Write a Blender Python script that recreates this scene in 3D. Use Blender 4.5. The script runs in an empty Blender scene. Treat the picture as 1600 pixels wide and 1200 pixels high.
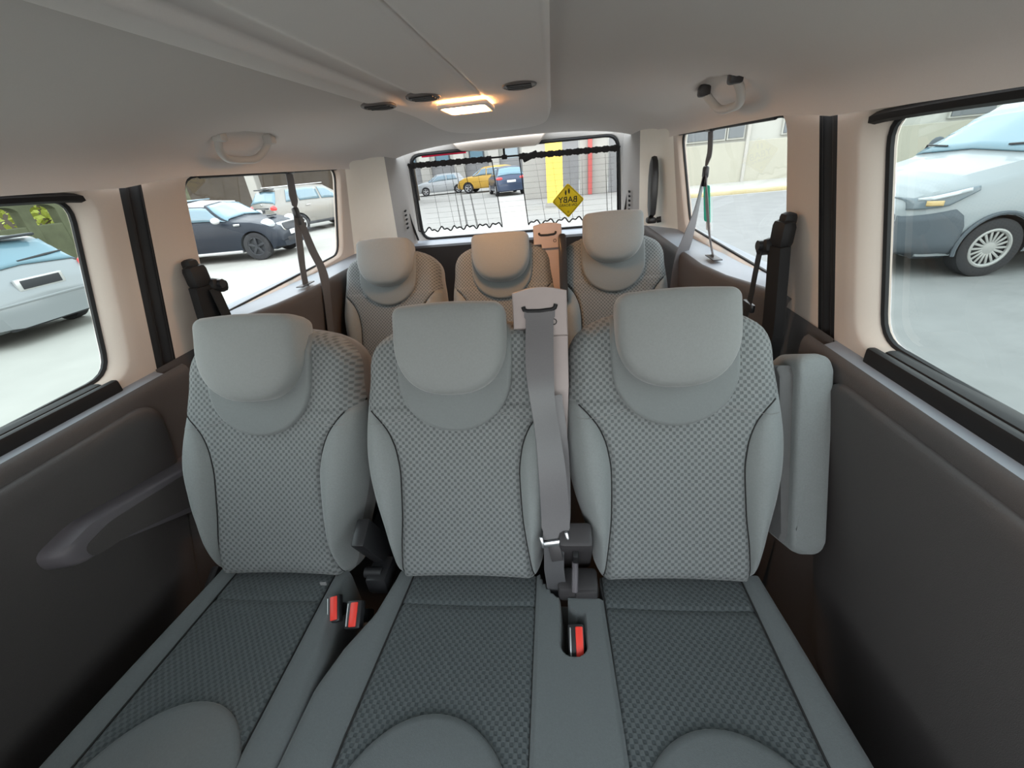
import bpy, bmesh, math, random
import numpy as np
from mathutils import Vector, Matrix
random.seed(7)
SC = bpy.context.scene
COL = SC.collection
R = math.radians

# ------------------------------------------------------------------ camera
cam_d = bpy.data.cameras.new('camera')
cam = bpy.data.objects.new('camera', cam_d)
COL.objects.link(cam)
SC.camera = cam
def _n(v): return v/np.linalg.norm(v)
def camera_axes(vp=(861.37, 248.32), slope=-0.09786, f=651.08):
    # orientation worked out from where the van's long edges converge in the photograph
    Y = _n(np.array([vp[0]-800, 600-vp[1], -f])); h = _n(np.array([1, -slope, 0.]))
    Z = _n(np.cross(h, Y)); X = np.cross(Y, Z)
    return np.stack([X, Y, Z], 0)          # columns: camera axes in world
A = camera_axes()
m = Matrix([[A[i][j] for j in range(3)] for i in range(3)]).to_4x4()
m.translation = Vector((0.218, 0.0, 1.25))
cam.matrix_world = m
cam_d.sensor_width = 36.0
cam_d.lens = 651.08/1600*36
cam_d.clip_start = 0.02; cam_d.clip_end = 500

# ------------------------------------------------------------------ world, exposure
W = bpy.data.worlds.new('world'); SC.world = W; W.use_nodes = True
nt = W.node_tree; nt.nodes.clear()
out = nt.nodes.new('ShaderNodeOutputWorld'); bg = nt.nodes.new('ShaderNodeBackground')
tc = nt.nodes.new('ShaderNodeTexCoord'); sep = nt.nodes.new('ShaderNodeSeparateXYZ'); cr = nt.nodes.new('ShaderNodeValToRGB')
nt.links.new(tc.outputs['Generated'], sep.inputs[0]); nt.links.new(sep.outputs['Z'], cr.inputs[0])
cr.color_ramp.elements[0].position = 0.0; cr.color_ramp.elements[0].color = (1.0, 0.985, 0.95, 1)
cr.color_ramp.elements[1].position = 0.6; cr.color_ramp.elements[1].color = (0.84, 0.93, 1.0, 1)
nt.links.new(cr.outputs[0], bg.inputs[0]); bg.inputs[1].default_value = 1.75
nt.links.new(bg.outputs[0], out.inputs[0])
VS = SC.view_settings
SC.display_settings.display_device = 'sRGB'
VS.view_transform = 'Standard'; VS.look = 'None'; VS.gamma = 1.0; VS.use_curve_mapping = False
VS.exposure = 1.72

# ------------------------------------------------------------------ materials
def lin(*c):
    r = []
    for v in c:
        v /= 255.0
        r.append(v/12.92 if v <= 0.04045 else ((v+0.055)/1.055)**2.4)
    return tuple(r)+(1.0,)
MATS = {}
def mat(name, col, rough=0.6, spec=0.3, metal=0.0, coat=0.0, noise=0.0, nscale=60.0, bump=0.0, bscale=400.0, sheen=0.0):
    if name in MATS: return MATS[name]
    M = bpy.data.materials.new(name); M.use_nodes = True
    t = M.node_tree; b = t.nodes['Principled BSDF']
    b.inputs['Base Color'].default_value = col; b.inputs['Roughness'].default_value = rough
    b.inputs['Specular IOR Level'].default_value = spec; b.inputs['Metallic'].default_value = metal
    b.inputs['Coat Weight'].default_value = coat; b.inputs['Sheen Weight'].default_value = sheen
    if noise or bump:
        co = t.nodes.new('ShaderNodeTexCoord')
    if noise:
        n = t.nodes.new('ShaderNodeTexNoise'); n.inputs['Scale'].default_value = nscale; n.inputs['Detail'].default_value = 4
        t.links.new(co.outputs['Object'], n.inputs['Vector'])
        mx = t.nodes.new('ShaderNodeMix'); mx.data_type = 'RGBA'
        mx.inputs['A'].default_value = tuple(c*(1-noise) for c in col[:3])+(1,)
        mx.inputs['B'].default_value = tuple(min(1, c*(1+noise)) for c in col[:3])+(1,)
        t.links.new(n.outputs['Fac'], mx.inputs['Factor']); t.links.new(mx.outputs['Result'], b.inputs['Base Color'])
    if bump:
        n2 = t.nodes.new('ShaderNodeTexNoise'); n2.inputs['Scale'].default_value = bscale; n2.inputs['Detail'].default_value = 2
        t.links.new(co.outputs['Object'], n2.inputs['Vector'])
        bp = t.nodes.new('ShaderNodeBump'); bp.inputs['Strength'].default_value = bump; bp.inputs['Distance'].default_value = 0.002
        t.links.new(n2.outputs['Fac'], bp.inputs['Height']); t.links.new(bp.outputs[0], b.inputs['Normal'])
    MATS[name] = M
    return M
def weave(name, dark, light, cw=0.0132, ch=0.0138):
    # staggered little cells woven into the centre panels (UV is in metres)
    M = bpy.data.materials.new(name); M.use_nodes = True; t = M.node_tree; b = t.nodes['Principled BSDF']
    b.inputs['Roughness'].default_value = 0.85; b.inputs['Specular IOR Level'].default_value = 0.2; b.inputs['Sheen Weight'].default_value = 0.15
    uv = t.nodes.new('ShaderNodeUVMap'); sx = t.nodes.new('ShaderNodeSeparateXYZ'); t.links.new(uv.outputs[0], sx.inputs[0])
    def mth(op, a, b=None):
        n = t.nodes.new('ShaderNodeMath'); n.operation = op
        for k, v in ((0, a), (1, b)):
            if v is None: continue
            if isinstance(v, (int, float)): n.inputs[k].default_value = v
            else: t.links.new(v, n.inputs[k])
        return n.outputs[0]
    w = mth('MULTIPLY', mth('COSINE', mth('MULTIPLY', sx.outputs['X'], math.pi/(cw*.5))), mth('COSINE', mth('MULTIPLY', sx.outputs['Y'], math.pi/(ch*.5))))
    mr = t.nodes.new('ShaderNodeMapRange'); mr.interpolation_type = 'SMOOTHSTEP'; t.links.new(w, mr.inputs['Value'])
    mr.inputs['From Min'].default_value = -.25; mr.inputs['From Max'].default_value = .55
    cm = t.nodes.new('ShaderNodeMix'); cm.data_type = 'RGBA'; t.links.new(mr.outputs[0], cm.inputs['Factor'])
    cm.inputs['A'].default_value = light; cm.inputs['B'].default_value = dark
    n = t.nodes.new('ShaderNodeTexNoise'); n.inputs['Scale'].default_value = 900; n.inputs['Detail'].default_value = 2
    t.links.new(uv.outputs[0], n.inputs['Vector'])
    mx = t.nodes.new('ShaderNodeMix'); mx.data_type = 'RGBA'; mx.blend_type = 'MULTIPLY'; mx.inputs['Factor'].default_value = 0.35
    t.links.new(cm.outputs['Result'], mx.inputs['A']); t.links.new(n.outputs['Fac'], mx.inputs['B'])
    t.links.new(mx.outputs['Result'], b.inputs['Base Color'])
    bp = t.nodes.new('ShaderNodeBump'); bp.invert = True; bp.inputs['Strength'].default_value = 0.7; bp.inputs['Distance'].default_value = 0.0014
    t.links.new(mr.outputs[0], bp.inputs['Height']); t.links.new(bp.outputs[0], b.inputs['Normal'])
    return M
def glassy(name, tint, refl=0.06, rough=0.02):
    M = bpy.data.materials.new(name); M.use_nodes = True; t = M.node_tree; t.nodes.clear()
    o = t.nodes.new('ShaderNodeOutputMaterial'); mx = t.nodes.new('ShaderNodeMixShader')
    tr = t.nodes.new('ShaderNodeBsdfTransparent'); gl = t.nodes.new('ShaderNodeBsdfGlossy')
    fr = t.nodes.new('ShaderNodeLayerWeight'); fr.inputs['Blend'].default_value = 0.25
    ml = t.nodes.new('ShaderNodeMath'); ml.operation = 'MULTIPLY'; ml.inputs[1].default_value = refl*4
    t.links.new(fr.outputs['Fresnel'], ml.inputs[0])
    tr.inputs[0].default_value = tint; gl.inputs['Roughness'].default_value = rough; gl.inputs[0].default_value = (.8, .8, .8, 1)
    t.links.new(ml.outputs[0], mx.inputs[0]); t.links.new(tr.outputs[0], mx.inputs[1]); t.links.new(gl.outputs[0], mx.inputs[2])
    t.links.new(mx.outputs[0], o.inputs[0])
    return M
def sheer(name, col, alpha):
    M = bpy.data.materials.new(name); M.use_nodes = True; t = M.node_tree; t.nodes.clear()
    o = t.nodes.new('ShaderNodeOutputMaterial'); mx = t.nodes.new('ShaderNodeMixShader'); mx.inputs[0].default_value = alpha
    tr = t.nodes.new('ShaderNodeBsdfTransparent'); d = t.nodes.new('ShaderNodeBsdfDiffuse'); d.inputs[0].default_value = col
    t.links.new(tr.outputs[0], mx.inputs[1]); t.links.new(d.outputs[0], mx.inputs[2]); t.links.new(mx.outputs[0], o.inputs[0])
    return M
def emit(name, col, s):
    M = bpy.data.materials.new(name); M.use_nodes = True; t = M.node_tree; t.nodes.clear()
    o = t.nodes.new('ShaderNodeOutputMaterial'); e = t.nodes.new('ShaderNodeEmission')
    e.inputs[0].default_value = col; e.inputs[1].default_value = s; t.links.new(e.outputs[0], o.inputs[0])
    return M

m_plain = mat('plain_fabric', (.205, .222, .222, 1), .85, .2, noise=.12, nscale=300, bump=.25, bscale=900, sheen=.25)
m_head = mat('headrest_fabric', (.205, .215, .213, 1), .8, .25, noise=.08, nscale=250, bump=.15, bscale=900, sheen=.25)
m_yoke_shaded = mat('shaded_yoke_fabric', (.168, .182, .182, 1), .85, .2, noise=.08, nscale=250, bump=.15, bscale=900, sheen=.2)  # seat fabric darkened, the headrest's shadow painted into the yoke
m_shell = mat('side_fabric', (.12, .12, .12, 1), .85, .2, noise=.1, bump=.2, sheen=.2)
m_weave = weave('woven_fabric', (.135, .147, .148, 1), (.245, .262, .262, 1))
m_weave_shaded = weave('shaded_cushion_woven_fabric', (.056, .066, .070, 1), (.095, .108, .111, 1))  # same weave as the backrests, darkened for the shade on the cushions
m_cush_shaded = mat('shaded_cushion_plain_fabric', (.112, .124, .127, 1), .85, .2, noise=.12, nscale=300, bump=.25, bscale=900, sheen=.2)  # plain seat fabric with the cushion shade put into its colour
m_seam = mat('dark_seam', (.02, .02, .02, 1), .8)
m_stitch = mat('light_stitch', (.24, .24, .24, 1), .8)
m_ceil = mat('headliner', (.74, .685, .65, 1), .95, .1, noise=.05, nscale=900, bump=.1, bscale=1500)
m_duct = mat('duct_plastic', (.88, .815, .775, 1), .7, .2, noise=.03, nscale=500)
m_dpil_lit = mat('lit_corner_pillar_plastic', (.84, .80, .72, 1), .6, .25, noise=.02)  # pillar plastic lightened, window light on the corners painted in
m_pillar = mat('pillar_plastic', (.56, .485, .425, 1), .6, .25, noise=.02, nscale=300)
m_grey = mat('grey_trim_plastic', (.36, .345, .33, 1), .6, .25, noise=.03)
m_handle = mat('handle_plastic', (.55, .53, .50, 1), .5, .3)
m_door = mat('dark_door_plastic', (.075, .068, .067, 1), .55, .35, noise=.15, nscale=600, bump=.3, bscale=900)
m_ledge_skylit = mat('ledge_plastic_skylit', (.26, .285, .32, 1), .45, .45, noise=.04)  # dark plastic turned pale blue, sky light put into its colour
m_arm = mat('armrest_plastic', (.12, .11, .12, 1), .5, .35, noise=.05)
m_black = mat('black_rubber', (.012, .012, .013, 1), .6, .3)
m_bplast = mat('black_plastic', (.02, .02, .022, 1), .35, .4)
m_dplast = mat('dark_grey_plastic', (.045, .042, .044, 1), .45, .35)
m_tower = mat('tower_plastic', (.35, .30, .29, 1), .5, .35, noise=.03)
m_belt = mat('belt_webbing', (.085, .085, .09, 1), .55, .4, noise=.15, nscale=700)
m_belt_l = mat('belt_webbing_shiny', (.14, .135, .14, 1), .4, .5, noise=.12, nscale=500)
m_red = mat('red_button', (.75, .05, .035, 1), .35, .4)
m_chrome = mat('steel', (.55, .57, .58, 1), .28, .5, metal=1.0)
m_carpet = mat('carpet', (.025, .025, .026, 1), .95, .1, noise=.3, nscale=400)
m_glass = glassy('window_glass', (.78, .79, .775, 1), .02)
m_glass_d = glassy('tinted_door_glass', (.54, .585, .565, 1), .02)
m_glass_r = glassy('rear_glass', (.80, .80, .81, 1), .02)
m_curtain = sheer('sheer_curtain', (.035, .035, .04, 1), .28)
m_fold = sheer('curtain_fold', (.03, .03, .035, 1), .62)
m_hem = mat('curtain_hem', (.03, .03, .033, 1), .8)
m_yel = mat('sign_yellow', lin(232, 206, 20), .5, .3)
m_print = mat('sign_print', (.03, .028, .01, 1), .6)
m_lens = emit('lamp_lens', (1.0, .47, .17, 1), 19.0)

# ------------------------------------------------------------------ builders
def tag(o, label=None, cat=None, group=None, kind=None):
    if label: o['label'] = label
    if cat: o['category'] = cat
    if group: o['group'] = group
    if kind: o['kind'] = kind
    return o
def empty(name, loc, label=None, cat=None, group=None, kind=None):
    o = bpy.data.objects.new(name, None); COL.objects.link(o); o.location = loc
    o.empty_display_size = .05
    return tag(o, label, cat, group, kind)
def wloc(o):
    v = Vector((0, 0, 0))
    while o: v = v+Vector(o.location); o = o.parent
    return v
def obj(name, verts, faces, material, parent=None, smooth=40, uv=None, origin=None):
    """verts in world coordinates (before any later move of the parent)"""
    verts = np.asarray(verts, float).reshape(-1, 3)
    if parent is not None: org = np.array(wloc(parent)); loc = (0, 0, 0)
    else:
        if origin is None: origin = (verts[:, 0].mean(), verts[:, 1].mean(), verts[:, 2].min())
        org = np.array(origin); loc = tuple(origin)
    me = bpy.data.meshes.new(name)
    me.from_pydata((verts-org).tolist(), [], faces)
    if uv is not None:
        l = me.uv_layers.new(name='UVMap'); uv = np.asarray(uv, float).reshape(-1, 2)
        idx = np.empty(len(me.loops), dtype=np.int32); me.loops.foreach_get('vertex_index', idx)
        l.data.foreach_set('uv', uv[idx].astype(np.float32).ravel())
    mats = material if isinstance(material, (list, tuple)) else [material]
    for mm in mats: me.materials.append(mm)
    bm = bmesh.new(); bm.from_mesh(me); bmesh.ops.recalc_face_normals(bm, faces=bm.faces)
    bm.to_mesh(me); bm.free()
    if smooth:
        me.polygons.foreach_set('use_smooth', [True]*len(me.polygons))
        if smooth < 180: me.set_sharp_from_angle(angle=R(smooth))
    me.update()
    o = bpy.data.objects.new(name, me); COL.objects.link(o)
    o.location = loc; o.parent = parent
    return o
def gridf(nu, nv, cu=False, cv=False):
    f = []
    for j in range(nv if cv else nv-1):
        for i in range(nu if cu else nu-1):
            a = j*nu+i; b = j*nu+(i+1) % nu; c = ((j+1) % nv)*nu+(i+1) % nu; d = ((j+1) % nv)*nu+i
            f.append((a, b, c, d))
    return f
def sheet(name, fn, us, vs, material, parent=None, uvfn=None, smooth=60, origin=None):
    P = [fn(u, v) for v in vs for u in us]
    uv = [uvfn(u, v) for v in vs for u in us] if uvfn else None
    return obj(name, P, gridf(len(us), len(vs)), material, parent, smooth, uv, origin)
def merge(parts):
    V = []; F = []
    for v, f in parts:
        n = len(V); V += [tuple(p) for p in v]; F += [tuple(i+n for i in q) for q in f]
    return V, F
def tube_g(pts, r, n=8, closed=False, caps=True):
    pts = [Vector(p) for p in pts]; V = []; N = len(pts)
    rs = r if isinstance(r, (list, tuple)) else [r]*N
    up = None
    for i, p in enumerate(pts):
        a = pts[(i-1) % N] if (closed or i > 0) else p; b = pts[(i+1) % N] if (closed or i < N-1) else p
        t = (b-a).normalized()
        if up is None: up = t.orthogonal().normalized()
        s = t.cross(up)
        if s.length < 1e-6: s = t.orthogonal()
        s.normalize(); up = s.cross(t).normalized()
        for k in range(n):
            an = 2*math.pi*k/n
            V.append(p+(s*math.cos(an)+up*math.sin(an))*rs[i])
    F = gridf(n, N, True, closed)
    if caps and not closed:
        F.append(tuple(range(n))[::-1]); F.append(tuple(range((N-1)*n, N*n)))
    return V, F
def ribbon_g(pts, wid, half, th=.0016):
    """webbing: centre points, width directions (unit vectors) and half widths"""
    pts = [Vector(p) for p in pts]; N = len(pts); V = []
    for i, p in enumerate(pts):
        t = (pts[min(i+1, N-1)]-pts[max(i-1, 0)]).normalized()
        w = Vector(wid[i] if isinstance(wid[0], (tuple, list, Vector)) else wid); w = (w-t*w.dot(t)).normalized()
        h = half[i] if isinstance(half, (list, tuple)) else half
        nn = t.cross(w).normalized()*th*.5
        V += [p-w*h-nn, p+w*h-nn, p+w*h+nn, p-w*h+nn]
    F = gridf(4, N, True, False)
    F.append((3, 2, 1, 0)); F.append(tuple(range((N-1)*4, N*4)))
    return V, F
def catmull(pts, n=6):
    P = [Vector(p) for p in pts]; o = []
    for i in range(len(P)-1):
        a = P[max(i-1, 0)]; b = P[i]; c = P[i+1]; d = P[min(i+2, len(P)-1)]
        for k in range(n):
            t = k/n
            o.append(.5*((2*b)+(c-a)*t+(2*a-5*b+4*c-d)*t*t+(3*b-a-3*c+d)*t**3))
    o.append(P[-1]); return o
def box_g(c, s, bev=.003, rot=None, seg=2):
    bm = bmesh.new(); bmesh.ops.create_cube(bm, size=1)
    for v in bm.verts: v.co = Vector((v.co.x*s[0], v.co.y*s[1], v.co.z*s[2]))
    if bev: bmesh.ops.bevel(bm, geom=bm.edges[:], offset=min(bev, min(s)*.48), segments=seg, affect='EDGES', profile=.5)
    M = (rot if rot is not None else Matrix.Identity(3))
    V = [M @ v.co+Vector(c) for v in bm.verts]; bm.verts.index_update()
    F = [tuple(v.index for v in f.verts) for f in bm.faces]; bm.free()
    return V, F
def frame3(ax, ay):
    ax = Vector(ax).normalized(); ay = Vector(ay); ay = (ay-ax*ay.dot(ax)).normalized(); az = ax.cross(ay)
    return Matrix((ax, ay, az)).transposed()
def pad_g(outline, place, prof, centre=None):
    """loft of scaled copies of a 2-D outline; place(u,v,d)->xyz; prof = [(scale,d)...]; last closes to centre"""
    o = np.asarray(outline, float); c = o.mean(0) if centre is None else np.asarray(centre)
    V = []; n = len(o)
    for s, d in prof:
        for p in o:
            q = c+(p-c)*s; V.append(place(q[0], q[1], d))
    F = gridf(n, len(prof), True, False)
    F.append(tuple(range(n))[::-1]); F.append(tuple(range((len(prof)-1)*n, len(prof)*n)))
    return V, F
def rrect(x0, y0, x1, y1, r, n=5):
    o = []
    for cx, cy, a0 in ((x1-r, y1-r, 0), (x0+r, y1-r, 90), (x0+r, y0+r, 180), (x1-r, y0+r, 270)):
        for k in range(n+1):
            a = R(a0+90*k/n); o.append((cx+r*math.cos(a), cy+r*math.sin(a)))
    return o
def rquad(q, r, n=5, sub=4):
    """corner-rounded polygon, sides subdivided so that the rings can follow a curved wall"""
    o = []; N = len(q)
    for i in range(N):
        p = Vector(q[i]); a = (Vector(q[i-1])-p); b = (Vector(q[(i+1) % N])-p)
        rr = min(r, a.length*.45, b.length*.45); s = p+a.normalized()*rr; e = p+b.normalized()*rr
        for k in range(n+1):
            t = k/n; o.append(tuple((1-t)**2*s+2*t*(1-t)*p+t*t*e))
        nx = Vector(q[(i+1) % N]); s2 = nx-b.normalized()*rr
        for k in range(1, sub): o.append(tuple(e.lerp(s2, k/sub)))
    return o
def toward(poly, centre, pts):
    """for every inner point, where the ray from centre through it meets the outer polygon"""
    res = []; c = np.asarray(centre); P = [np.asarray(p) for p in poly]
    for p in pts:
        d = np.asarray(p)-c; best = None
        for i in range(len(P)):
            a = P[i]; e = P[(i+1) % len(P)]-a; det = d[0]*(-e[1])+e[0]*d[1]
            if abs(det) < 1e-12: continue
            r = a-c; t = (r[0]*(-e[1])+e[0]*r[1])/det; s = (d[0]*r[1]-d[1]*r[0])/det
            if t > 1e-6 and -1e-6 <= s <= 1+1e-6 and (best is None or t < best): best = t
        res.append(tuple(c+d*(best or 1)))
    return res
def interp(x, tab):
    return float(np.interp(x, [t[0] for t in tab], [t[1] for t in tab]))
def smooth_interp(x, tab):
    X = [t[0] for t in tab]; Yv = [t[1] for t in tab]
    if x <= X[0]: return Yv[0]
    if x >= X[-1]: return Yv[-1]
    i = max(k for k in range(len(X)-1) if X[k] <= x)
    h = X[i+1]-X[i]; t = (x-X[i])/h
    def slope(k):
        if k == 0 or k == len(X)-1: return 0 if k else (Yv[1]-Yv[0])/(X[1]-X[0])
        a = (Yv[k]-Yv[k-1])/(X[k]-X[k-1]); b = (Yv[k+1]-Yv[k])/(X[k+1]-X[k])
        return 0 if a*b <= 0 else 2*a*b/(a+b)
    m0 = slope(i)*h; m1 = slope(i+1)*h
    return (2*t**3-3*t*t+1)*Yv[i]+(t**3-2*t*t+t)*m0+(-2*t**3+3*t*t)*Yv[i+1]+(t**3-t*t)*m1
def lathe_g(prof, n=24):
    """profile (radius, axial) around local axis; returns function of frame later"""
    V = []; 
    for r, a in prof:
        for k in range(n):
            an = 2*math.pi*k/n; V.append((r*math.cos(an), a, r*math.sin(an)))
    F = gridf(n, len(prof), True, False); F.append(tuple(range(n))[::-1]); F.append(tuple(range((len(prof)-1)*n, len(prof)*n)))
    return V, F
def xf(g, M3, c):
    return [M3 @ Vector(v)+Vector(c) for v in g[0]], g[1]
def sstep(a, b, x):
    t = min(1, max(0, (x-a)/(b-a))); return t*t*(3-2*t)

# ================================================================== SETTING: van shell
def xw(z): return .79-(z-.9)*.1375
# --- ceiling
def zceil(x, y):
    t = min(1, abs(x)/.728)
    ze = 1.275+.016*sstep(.95, 1.12, y); z = ze+(1.423-ze)*(1-t**2.6)**(1/2.6)
    if y > 2.05: z -= .050*((y-2.05)/.5)**2
    for s in (-1, 1):        # pockets behind the grab handles
        d = ((x-s*.640)/.050)**2+((y-1.30)/.135)**2
        if d < 1: z += .030*(1-d)**.8
    return z
us = [math.sin(k/40*math.pi/2)*.728 for k in range(-40, 41)]
us = sorted(set([round(u, 4) for u in us]+[s*(.60+.0075*k) for s in (-1, 1) for k in range(16)]))
vs = sorted(set([round(-.55+.1*k, 3) for k in range(32)]+[round(1.15+.0175*k, 4) for k in range(21)]))
ceil_o = sheet('ceiling', lambda u, v: (u, v, zceil(u, v)), us, vs, m_ceil, smooth=60)
tag(ceil_o, 'light grey fabric headliner of the van curving down to the side windows', kind='structure')
# --- floor
fl = sheet('floor', lambda u, v: (u, v, 0), [-.82, 0, .82], [-.3, .5, 1.5, 2.62], m_carpet)
tag(fl, 'dark carpeted van floor', kind='structure')

def hole_frame(name, outer, inner, place, parent, material, lip=.03, depth=.034):
    c = np.mean(inner, 0)
    ring1 = [tuple(np.asarray(p)+(np.asarray(p)-c)/np.linalg.norm(np.asarray(p)-c)*lip) for p in inner]
    ring0 = toward(outer, c, ring1)
    r0m = [tuple((np.asarray(a)+np.asarray(b))/2) for a, b in zip(ring0, ring1)]
    rings = [(ring0, 0), (r0m, 0), (ring1, 0), ([tuple(.75*np.asarray(a)+.25*np.asarray(b)) for a, b in zip(ring1, inner)], depth*.10),
             ([tuple(.1*np.asarray(a)+.9*np.asarray(b)) for a, b in zip(ring1, inner)], depth*.9), (inner, depth+.012)]
    V = [place(p[0], p[1], d) for r, d in rings for p in r]
    return obj(name, V, gridf(len(inner), len(rings), True, False), material, parent, smooth=35)
def pane(name, inner, place, depth, material, parent):
    c = np.mean(inner, 0); n = len(inner)
    V = [place(p[0], p[1], depth) for p in inner]+[place(c[0], c[1], depth)]
    return obj(name, V, [(i, (i+1) % n, n) for i in range(n)], material, parent, smooth=0)

for side, s in (('left', -1), ('right', 1)):
    wn = dict(left=1, right=2)[side]
    place = lambda a, b, d, s=s: (s*(xw(b)+d), a, b)
    wall = empty('wall_'+side, (s*.8, .3, 0), kind='structure')
    wall['label'] = 'inner side wall of the van, beige above and dark below, on the %s' % ('side with the moulded armrest' if s < 0 else 'side facing the white van')
    # sliding-door upper trim with its window
    q = [(-.12, .872), (.785, .895), (.862, 1.266), (-.12, 1.272)]
    inner = rquad(q, .05)
    door = empty('door_%d' % wn, (s*.8, .3, .0), kind='structure')
    door['label'] = 'sliding door with dark moulded panel and beige window surround, %s' % ('below the silver hatchback' if s < 0 else 'below the white van')
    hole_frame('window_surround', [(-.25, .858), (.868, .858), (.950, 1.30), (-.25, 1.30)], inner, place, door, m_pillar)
    win = empty('window_%d' % wn, (s*.8, .3, .87), kind='structure')
    win['label'] = 'side window showing %s' % ('a silver hatchback' if s < 0 else 'the front of a white van')
    pane('pane', inner, place, .047, m_glass_d, win)
    obj('rubber_seal', *tube_g([place(a, b, .036) for a, b in inner], .006, 6, closed=True), m_black, win)
    # thick rubber sill under the door glass
    obj('rubber_sill', *merge([box_g((s*.822, .22, .872), (.040, 1.06, .046), .012), box_g((s*.797, .25, .872), (.018, 1.04, .038), .006)]), m_black, win)
    # black header seal over the glass
    obj('header_seal', *tube_g(catmull([(s*.752, -.2, 1.276), (s*.752, .5, 1.274), (s*.754, .84, 1.268), (s*.760, .885, 1.255)], 5), [.012]*15+[.006], 8), m_black, win)
    # quarter window trim
    q2 = [(1.105, .912), (1.965, .938), (2.048, 1.297), (1.15, 1.293)]
    inner2 = rquad(q2, .055)
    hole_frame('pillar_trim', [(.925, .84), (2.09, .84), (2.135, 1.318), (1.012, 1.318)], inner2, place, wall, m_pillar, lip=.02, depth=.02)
    win2 = empty('window_%d' % (wn+2), (s*.8, 1.55, .93), kind='structure')
    win2['label'] = 'rear quarter window showing %s' % ('the dark car with the white roof' if s < 0 else 'a white building across the road')
    pane('pane', inner2, place, .030, m_glass, win2)
    obj('rubber_seal', *tube_g([place(a, b, .022) for a, b in inner2], .005, 6, closed=True), m_black, win2)
    obj('header_seal', *tube_g([(s*.742, 1.20, 1.291), (s*.742, 1.6, 1.292), (s*.742, 2.03, 1.295)], .006, 8), m_black, win2)
    # black door seal between door and pillar
    def strip(u, t, s=s):
        z = .55+.74*t; y0 = .860+(z-.858)*.1855; y1 = y0+.098+(z-.86)*.01
        y = y0+(y1-y0)*u; x = xw(z) if z > .86 else xw(.86)
        rid = .006*math.cos(u*6*math.pi)
        return (s*(x+.012-rid*.9), y, z)
    sheet('door_seal', strip, [k/24 for k in range(25)], [k/12 for k in range(13)], m_black, wall, smooth=50)
    # door: ledge under the window and moulded panel
    prof = [(.842, .874), (.805, .868), (.772, .858)]
    sheet('ledge', lambda u, v, s=s: (s*prof[u][0], v, prof[u][1]), [0, 1, 2], [-.25, 0, .3, .6, .86], m_ledge_skylit, door, smooth=180)
    prof2 = [(.772, .858), (.764, .853), (.760, .842), (.759, .825), (.764, .70), (.776, .50), (.79, .28), (.80, .05), (.80, 0)]
    sheet('lower_panel', lambda u, v, s=s: (s*prof2[u][0], v, prof2[u][1]), list(range(9)), [-.25, 0, .3, .6, .80, .92], m_door, door, smooth=60)
    o2 = rquad([(-.2, .15), (.62, .15), (.77, .62), (.80, .825), (-.2, .83)], .07, 6, 3)
    def dp(a, b, d, s=s):
        x = float(np.interp(b, [0, .05, .28, .5, .7, .825, .86], [.80, .80, .79, .776, .764, .759, .772]))
        return (s*(x-d), a, b)
    if s < 0:
        ao_ = rquad([(.862, .490), (.862, .640), (.75, .655), (.52, .700), (.452, .688), (.455, .645), (.53, .628), (.72, .537)], .022, 4, 3)
        am = obj('armrest', *pad_g(ao_, lambda a, b, d: (-.768+d, a, b), [(1.06, -.02), (1.03, .03), (1.0, .052), (.97, .060), (.90, .062)], centre=(.70, .615)), m_arm, door, smooth=50)
        obj('pull_recess', *pad_g([(.70+(a-.70)*.86, .612+(b-.612)*.72) for a, b in ao_], lambda a, b, d: (-.768+d, a, b), [(1, .058), (1, .0635), (.94, .0640), (.8, .0632), (.4, .0632)], centre=(.70, .612)), m_door, am, smooth=50)
    obj('moulded_panel', *pad_g(o2, dp, [(1, -.004), (.995, .008), (.975, .014), (.9, .016), (.5, .016), (.02, .016)], centre=(.2, .5)), m_door, door, smooth=60)
    sheet('pillar_foot', lambda u, v, s=s: (s*(.788+.01*u), .86+.36*u, v), [0, .5, 1], [0, .4, .87], m_door, wall)
    # quarter ledge (rear cabin)
    qx = lambda y: float(np.interp(y, [1.05, 1.15, 1.30, 1.45, 3], [.80, .775, .725, .702, .702]))
    def ql(u, v, s=s):
        xi = qx(v); x = [.842, .80, .5*(.80+xi), xi][u]
        return (s*max(x, xi), v, [.925, .914, .906, .900][u]-.02*max(0, (1.2-v)))
    sheet('ledge', ql, [0, 1, 2, 3], [1.05, 1.10, 1.15, 1.22, 1.30, 1.37, 1.45, 1.6, 2.0, 2.45], m_ledge_skylit, wall, smooth=180)
    def qp(u, v, s=s):
        dx, z = [(0, .900), (-.009, .898), (-.016, .888), (-.018, .87), (-.018, .6), (-.010, .3), (0, 0)][u]
        return (s*(qx(v)+dx), v, z)
    sheet('rear_panel', qp, list(range(7)), [1.05, 1.10, 1.15, 1.22, 1.30, 1.37, 1.45, 1.6, 2.0, 2.62], m_door, wall, smooth=60)
    # D pillar: beige panel bending towards the tailgate, then a grey strip
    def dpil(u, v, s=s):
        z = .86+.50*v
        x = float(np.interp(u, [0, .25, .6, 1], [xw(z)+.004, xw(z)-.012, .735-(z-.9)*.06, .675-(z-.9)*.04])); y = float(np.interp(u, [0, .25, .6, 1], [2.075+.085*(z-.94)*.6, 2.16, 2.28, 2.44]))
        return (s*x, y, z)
    sheet('corner_trim', dpil, [k/10 for k in range(11)], [k/8 for k in range(9)], m_dpil_lit, wall, smooth=60)
    def dstr(u, v, s=s):
        z = .86+.50*v; return (s*(.675-.055*u-(z-.9)*.04), 2.44+.02*math.sin(u*3.1)+.19*u, z)
    sheet('corner_strip', dstr, [k/6 for k in range(7)], [0, .5, 1], m_grey, wall, smooth=60)
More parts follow.
